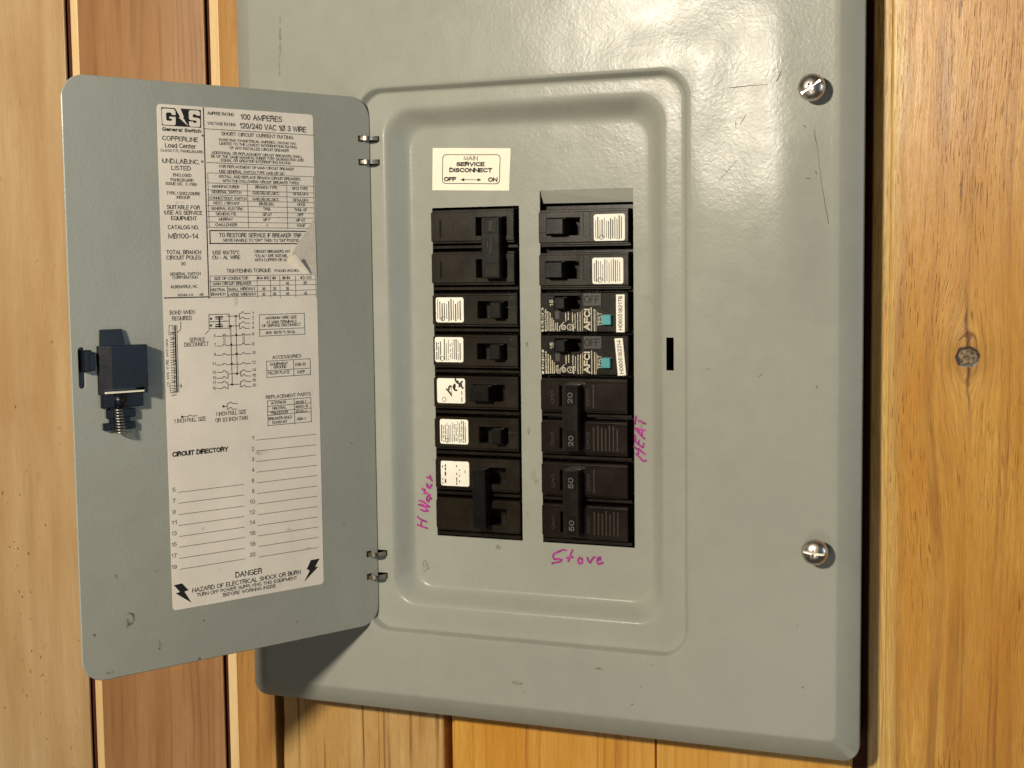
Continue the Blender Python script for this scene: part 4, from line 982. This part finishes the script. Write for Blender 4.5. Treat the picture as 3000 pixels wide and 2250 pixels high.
# ------------------------------------------------------------------ circuit breakers
PITCH = 25.4
COLX = (-262.3, -191.3)
def label_sheet(parent, x0, x1, z0, z1, y, rows, seed, worn=0.0, mark=True):
    """white rating label with rows of fine print that run up the label"""
    m = MB(); m.prism(rrect(x0, x1, z0, z1, 1.3, 4), y - 0.12, y + 0.02); lab = m.build('rating_label', M_white, parent)
    rnd = random.Random(seed); p = MB(); yy_ = y - 0.18
    x = x0 + 1.2; pitch_ = (x1 - x0 - 2.0) / rows
    for i in range(rows):
        if rnd.random() < worn: x += pitch_; continue
        z = z0 + 1.0 + rnd.uniform(0, 1.2); zend = z1 - 1.0 - rnd.uniform(0, 3.5)
        w = rnd.choice((0.45, 0.6, 0.75))
        while z < zend:
            l = rnd.uniform(0.25, 0.9)
            if rnd.random() > worn: p.line([(x, z), (x, min(z + l, zend))], w * pitch_ * 0.62, yy_)
            z += l + rnd.uniform(0.25, 0.5)
        x += pitch_
    if mark:
        cx, cz = x0 + (x1 - x0) * 0.25, z0 + 2.2
        p.line([(cx + 1.3 * math.cos(t * math.pi / 6), cz + 1.3 * math.sin(t * math.pi / 6)) for t in range(13)], 0.3, yy_ - 0.02)
    if p.v: p.build('fine_print', M_ink, lab)
    return lab
def pole(mb, fb, zb, slot, x0=1.0, x1=55.6, y=-3.0, ztop=2.6, zbot=5.0, slits=()):
    """one pole: body and side ridges into mb, framed face round the toggle slot into fb"""
    mb.box(0.5, 57.4, 8.0, 44.0, zb + 0.15, zb + PITCH - 0.15, 0.3, 1)
    mb.box(1.2, 57.2, -0.6, 9.0, zb + 0.5, zb + 2.6, 0.35, 1)
    z0, z1 = zb + zbot, zb + PITCH - ztop
    sx0, sx1, sz0, sz1 = slot
    fb.box(x0, sx0, y, 9.0, z0, z1, 0.35, 1); fb.box(sx1, x1, y, 9.0, z0, z1, 0.35, 1)
    fb.box(sx0 - 0.5, sx1 + 0.5, y + 0.004, 8.9, z0 + 0.003, sz0, 0.3, 1); fb.box(sx0 - 0.5, sx1 + 0.5, y + 0.004, 8.9, sz1, z1 - 0.003, 0.3, 1)
    fb.box(x0 + 0.3, x1 - 0.3, y + 1.5, 9.0, z0 - 1.3, z0 + 1.0, 0.3, 1); fb.box(x0 + 0.2, x1 - 0.2, y + 1.3, 9.0, z1 - 1.0, z1 + 1.3, 0.3, 1)
def toggle(parent, xa, xb, za, zb, out=11.0, lean=0.0, mat=None):
    m = MB(); i0 = len(m.v)
    m.box(xa, xb, -out, 8.5, za, zb, 0.5, 2, (1.0, 0.5))
    m.v = [(x + lean * max(0, -y) / out, y, z) for x, y, z in m.v]
    return m.build('handle', mat or M_handle, parent)
def breaker(col, row, n, label, group):
    zb = 203.5 - PITCH * (row + n)
    return empty('circuit_breaker', (COLX[col], S2, zb), label, 'circuit breaker', group)
G1, G2, G3 = 'single-pole breakers', 'arc-fault breakers', 'double-pole breakers'
# main double-pole breaker
b = breaker(0, 0, 2, 'black double-pole main breaker below the cream service disconnect sticker', G3)
mb = MB()
for k in (0, 1):
    fb = MB(); z = PITCH * k; pole(mb, fb, z, (31.0, 51.0, z + 8.2, z + 19.2))
    fb.box(15.9, 16.15, -3.12, -2.5, z + 7.6, z + 19.4); fb.build('face', M_face, b)
    s = MB(); s.box(6.8, 8.0, -3.06, -2.0, z + 7.6, z + 18.2); s.build('slit', M_void, b)
mb.build('body', M_plastic, b)
m = MB(); m.box(37.8, 49.6, -11.0, -4.0, 7.6, 44.4, 0.6); m.box(40, 48, -4.5, 8.5, 9, 18.6, 0.3); m.box(40, 48, -4.5, 8.5, 34, 44, 0.3)
o = m.build('handle_tie', M_handle, b)
m = MB(); m.box(39.9, 48.0, -11.35, -10.8, 34.6, 43.2, 0.3, 1); m.box(39.9, 48.0, -11.35, -10.8, 8.8, 17.0, 0.3, 1); m.build('tie_pad', M_plastic, o)
m = MB(); text(m, '100', 36.2, 41.8, 43.9, 2.2, -11.45, 0, up=True); m.line([(43, 22), (43, 27)], 0.3, -11.1); m.line([(44.2, 24), (44.2, 32)], 0.3, -11.1); m.line([(42, 26), (42, 30)], 0.3, -11.1); m.build('moulded_numerals', M_dimink, o)
# four single-pole breakers under it
for row, slot, hx, lab, wornv, text_ in ((2, (31.6, 51.2, 8.8, 19.2), (42.2, 51.0), (3.6, 22.2), 0.0, 'black single-pole breaker directly below the main breaker'),
                                          (3, (30.8, 50.4, 9.2, 18.8), (41.6, 50.2), (2.5, 21.6), 0.05, 'black single-pole breaker between the main breaker\'s neighbour and the hand-marked one'),
                                          (4, (27.4, 48.5, 9.0, 19.0), (28.0, 42.5), (3.5, 22.4), 0.55, 'single-pole breaker whose white label has black pen scrawl'),
                                          (5, (31.4, 50.4, 8.6, 18.4), (42.0, 50.2), (5.0, 24.1), 0.1, 'single-pole breaker between the pen-scrawled one and the water heater pair')):
    b = breaker(0, row, 1, text_, G1); mb, fb = MB(), MB(); pole(mb, fb, 0, slot, 1.2, 57.0); mb.build('body', M_plastic, b); fb.build('face', M_face, b)
    toggle(b, hx[0], hx[1], slot[2] - 0.2, slot[3] + 0.2, 10.0, -0.8)
    lz = (6.3, 21.6) if row == 2 else (7.2, 22.6)
    ls = label_sheet(b, lab[0], lab[1], lz[0], lz[1], -3.0, (12, 14, 11, 13)[row % 4], row, wornv)
    zb = 203.5 - PITCH * (row + 1)
    if row == 4:
        m = MB()
        for i, s in enumerate(HAND['REF']): m.ribbon([(x - COLX[0], z - zb) for x, z in s], 1.05, -3.25 - 0.012 * i)
        m.build('pen_scrawl', M_ink, ls)
    else:
        m = MB(); m.line([(53.0, 20.6), (53.0, 22.0), (54.6, 22.0)], 0.25, -3.05); m.line([(50.5, 15.6), (56.6, 15.6)], 0.22, -3.05); m.build('moulded_mark', M_dimink, b)
# water heater pair
b = breaker(0, 6, 2, 'worn double-pole breaker beside the purple word H Water', G3); mb = MB()
for k in (0, 1):
    z = PITCH * k; fb = MB(); pole(mb, fb, z, (30.0, 48.6, z + 8.8, z + 18.8), 1.4, 57.2); fb.build('face', M_face, b)
mb.build('body', M_plastic, b)
m = MB(); m.box(29.6, 38.2, -11.0, -4.0, 7.4, 44.4, 0.6); m.box(31, 37, -4.5, 8.5, 10, 18, 0.3); m.box(31, 37, -4.5, 8.5, 35, 43.5, 0.3); m.build('handle_tie', M_handle, b)
ls = label_sheet(b, 5.2, 24.3, 31.8, 47.3, -3.0, 9, 77, 0.72, False); ls['label'] = 'white label with its print nearly worn off'
# right column: two singles
for row, slot, hx, lab, lz, text_ in ((0, (5.8, 26.4, 7.4, 17.6), (6.2, 19.0), (35.3, 54.3), (3.6, 19.2), 'single-pole breaker under the bent metal tab, label on its right'),
                                      (1, (4.9, 25.7, 7.2, 17.4), (5.2, 18.0), (34.2, 53.2), (3.8, 19.2), 'single-pole breaker directly above the arc-fault pair, label on its right')):
    b = breaker(1, row, 1, text_, G1); mb, fb = MB(), MB(); pole(mb, fb, 0, slot, 0.6, 56.4, -3.0, 4.2, 3.0); mb.build('body', M_plastic, b); fb.build('face', M_face, b)
    toggle(b, hx[0], hx[1], slot[2] - 0.1, slot[3] + 0.1, 10.0, 0.6); label_sheet(b, lab[0], lab[1], lz[0], lz[1], -3.0, 13, 20 + row, 0.0)
    m = MB(); m.line([(28.8, 20.6), (28.8, 6.6)], 0.22, -3.05); m.line([(33.0, 20.6), (33.0, 6.6)], 0.22, -3.05); m.line([(1.2, 9.2), (5.0, 9.2)], 0.22, -3.05); m.build('moulded_mark', M_void, b)
# arc-fault breakers
for row, serial, ser, text_ in ((2, 'H0605182178', [(48.7, 23.0), (53.9, 23.0), (53.9, 0.9), (48.7, 0.9)], 'arc-fault breaker with teal test button and straight serial strip'),
                                (3, 'H0605182214', [(47.6, 22.6), (52.6, 22.8), (54.6, 1.0), (49.6, 0.6)], 'arc-fault breaker with teal test button and crooked serial strip')):
    b = breaker(1, row, 1, text_, G2); mb, fb = MB(), MB()
    dx = -0.6 if row == 3 else 0.0
    mb.box(0.5, 57.4, 8.0, 44.0, 0.15, 25.25, 0.3, 1); mb.build('body', M_plastic, b)
    sx0, sx1, sz0, sz1 = 10.4, 26.6, 14.6, 22.2
    fb.box(1.2, sx0, -3, 9, 0.9, 24.3, 0.4, 1); fb.box(sx1, 56.0, -3, 9, 0.9, 24.3, 0.4, 1); fb.box(sx0 - 0.5, sx1 + 0.5, -2.996, 8.9, 0.903, sz0, 0.3, 1); fb.box(sx0 - 0.5, sx1 + 0.5, -2.996, 8.9, sz1, 24.297, 0.3, 1)
    fb.build('face', M_plastic, b)
    toggle(b, 11.0, 19.4, 14.2, 22.0, 10.5, 0.8)
    m = MB(); m.box(6.2, 10.2, -3.5, -2.6, 13.4, 22.6, 0.2, 1); o = m.build('rating_tile', M_handle, b)
    m = MB(); text(m, '15', 16.2, 20.0, 8.5, 2.3, -3.56, 0, up=True); m.build('rating_numeral', M_whiteink, o)
    m = MB(); m.box(28.4, 39.8, -3.6, -2.6, 16.2, 24.0, 0.25, 1); o = m.build('off_tile', M_off, b)
    m = MB(); text(m, 'OFF', 29.0, 38.6, 20.2, 4.4, -3.68, 1); m.build('off_lettering', M_handle, o)
    m = MB(); m.box(40.6 + dx, 46.2 + dx, -6.0, -2.0, 5.2, 11.2, 0.4); m.build('test_button', M_teal, b)
    m = MB(); m.box(10.4, 13.5, -3.25, -2.6, 8.4, 13.4, 0.2, 1); m.build('indicator_window', M_off, b)
    m = MB(); yy = -3.08; rnd = random.Random(row * 5)
    text(m, 'AFCI', 1.8, 14.6, 30.7 + dx * 0.5, 4.0, yy, 2, up=True); text(m, 'TEST', 4.4, 12.6, 38.6 + dx * 0.5, 2.7, yy, 0, up=True)
    for xx, w, za, zb_ in ((2.6, 1.5, 1.6, 14.8), (4.6, 1.1, 1.6, 14.0), (6.0, 0.9, 1.6, 12.8), (7.4, 0.7, 1.6, 12.0), (8.6, 0.7, 1.6, 9.0), (9.7, 0.55, 1.4, 7.8), (11.0, 0.55, 2.0, 6.0), (12.1, 0.55, 1.4, 6.2),
                           (17.3, 0.7, 7.2, 12.0), (19.0, 0.7, 8.2, 13.0), (21.6, 0.7, 6.6, 12.2), (22.0, 0.9, 1.6, 5.6), (23.2, 0.55, 3.2, 11.6), (24.8, 0.6, 1.5, 12.4), (26.4, 0.6, 1.5, 12.6), (33.4, 0.7, 1.6, 15.2), (35.2, 0.7, 1.6, 14.2)):
        z = za
        while z < zb_:
            l = rnd.uniform(0.5, 1.6); m.line([(xx + rnd.uniform(-.08, .08), z), (xx, min(z + l, zb_))], w * rnd.uniform(0.6, 1.0), yy); z += l + rnd.uniform(0.25, 0.45)
    for xx in (27.7, 36.2): m.line([(xx, 1.4), (xx, 13.8)], 0.25, yy)
    m.line([(13.4, 1.4), (13.4, 4.0), (16.2, 6.6)], 0.45, yy)
    for cx, cz, rr in ((15.9, 3.6, 1.3), (19.9, 3.7, 1.75)):
        m.line([(cx + rr * math.cos(t * math.pi / 8), cz + rr * math.sin(t * math.pi / 8)) for t in range(17)], 0.42, yy - 0.02); text(m, 'C' if rr < 1.5 else 'U', cz - 0.7, cz + 0.7, cx, 1.2, yy - 0.02, 2, up=True)
    m.build('printed_text', M_whiteink, b)
    m = MB(); m.prism(ser, -3.2, -2.98); o = m.build('serial_strip', M_white, b)
    m = MB(); i0 = len(m.v); xm = sum(p[0] for p in ser) / 4; text(m, serial, ser[3][1] + 1.2, ser[0][1] - 1.0, xm, 2.5, -3.28, 0, up=True)
    sh = (ser[0][0] - ser[3][0]) / (ser[0][1] - ser[3][1]); zc = (ser[0][1] + ser[3][1]) / 2
    m.v = [(x + (z - zc) * sh, y, z) for x, y, z in m.v]; m.build('serial_number', M_ink, o)
# heat and stove pairs
for row, num, text_ in ((4, '20', 'double-pole breaker numbered 20 beside the purple word HEAT'), (6, '50', 'double-pole breaker numbered 50 above the purple word Stove')):
    b = breaker(1, row, 2, text_, G3); mb = MB()
    for k in (0, 1):
        z = PITCH * k; fb = MB(); pole(mb, fb, z, (13.0, 27.0, z + 7.2, z + 19.4), 1.0, 55.2, -3.4, 2.6, 4.6)
        fb.box(29.0, 54.4, -3.75, -2.6, z + 5.6, z + 21.6, 0.3, 1); fb.build('face', M_brown, b)
        m = MB(); text(m, 'On/I', z + 8.6, z + 16.4, 8.3, 2.2, -3.5, 0, up=True); text(m, 'Off/O', z + 7.6, z + 17.6, 31.0, 2.0, -3.85, 0, up=True)
        rnd = random.Random(row * 3 + k)
        for xx in ((34.5,) if k else (34.5, 37.2, 39.6, 42.0, 44.4, 46.8, 49.2)):
            zz = z + 7.0
            while zz < z + 19.5: l = rnd.uniform(0.6, 2.0); m.line([(xx, zz), (xx, zz + l)], 0.8, -3.85); zz += l + 0.5
        m.build('moulded_lettering', M_dimink, b)
    mb.build('body', M_plastic, b)
    m = MB(); m.box(17.4, 27.4, -11.6, -4.0, 6.4, 46.2, 0.6); m.box(18.6, 26.4, -11.95, -11.0, 18.5, 34.0, 0.3, 1); m.box(19, 26, -4.5, 8.5, 8, 19, 0.3); m.box(19, 26, -4.5, 8.5, 34, 44.5, 0.3)
    o = m.build('handle_tie', M_plastic, b)
    m = MB(); m.box(20.0, 25.8, -11.72, -11.2, 34.4, 45.4, 0.15, 1); m.box(20.0, 25.8, -11.72, -11.2, 7.2, 18.2, 0.15, 1); m.build('numeral_plate', M_void, o)
    m = MB(); text(m, num, 35.2, 41.6, 22.6, 3.2, -11.8, 0, up=True); text(m, num, 9.6, 16.0, 22.9, 3.2, -11.8, 0, up=True); m.build('rating_numeral', M_silverink, o)
for o in coll.objects:
    if o.name.split('.')[0] in ('stain', 'scratch_marks', 'moulded_mark', 'moulded_lettering', 'fine_print', 'printed_text', 'printed_lettering', 'thin_printed_lines', 'marker_writing', 'marker_pooling', 'pen_scrawl', 'sticker_lettering', 'moulded_numerals'): o['kind'] = 'stuff'
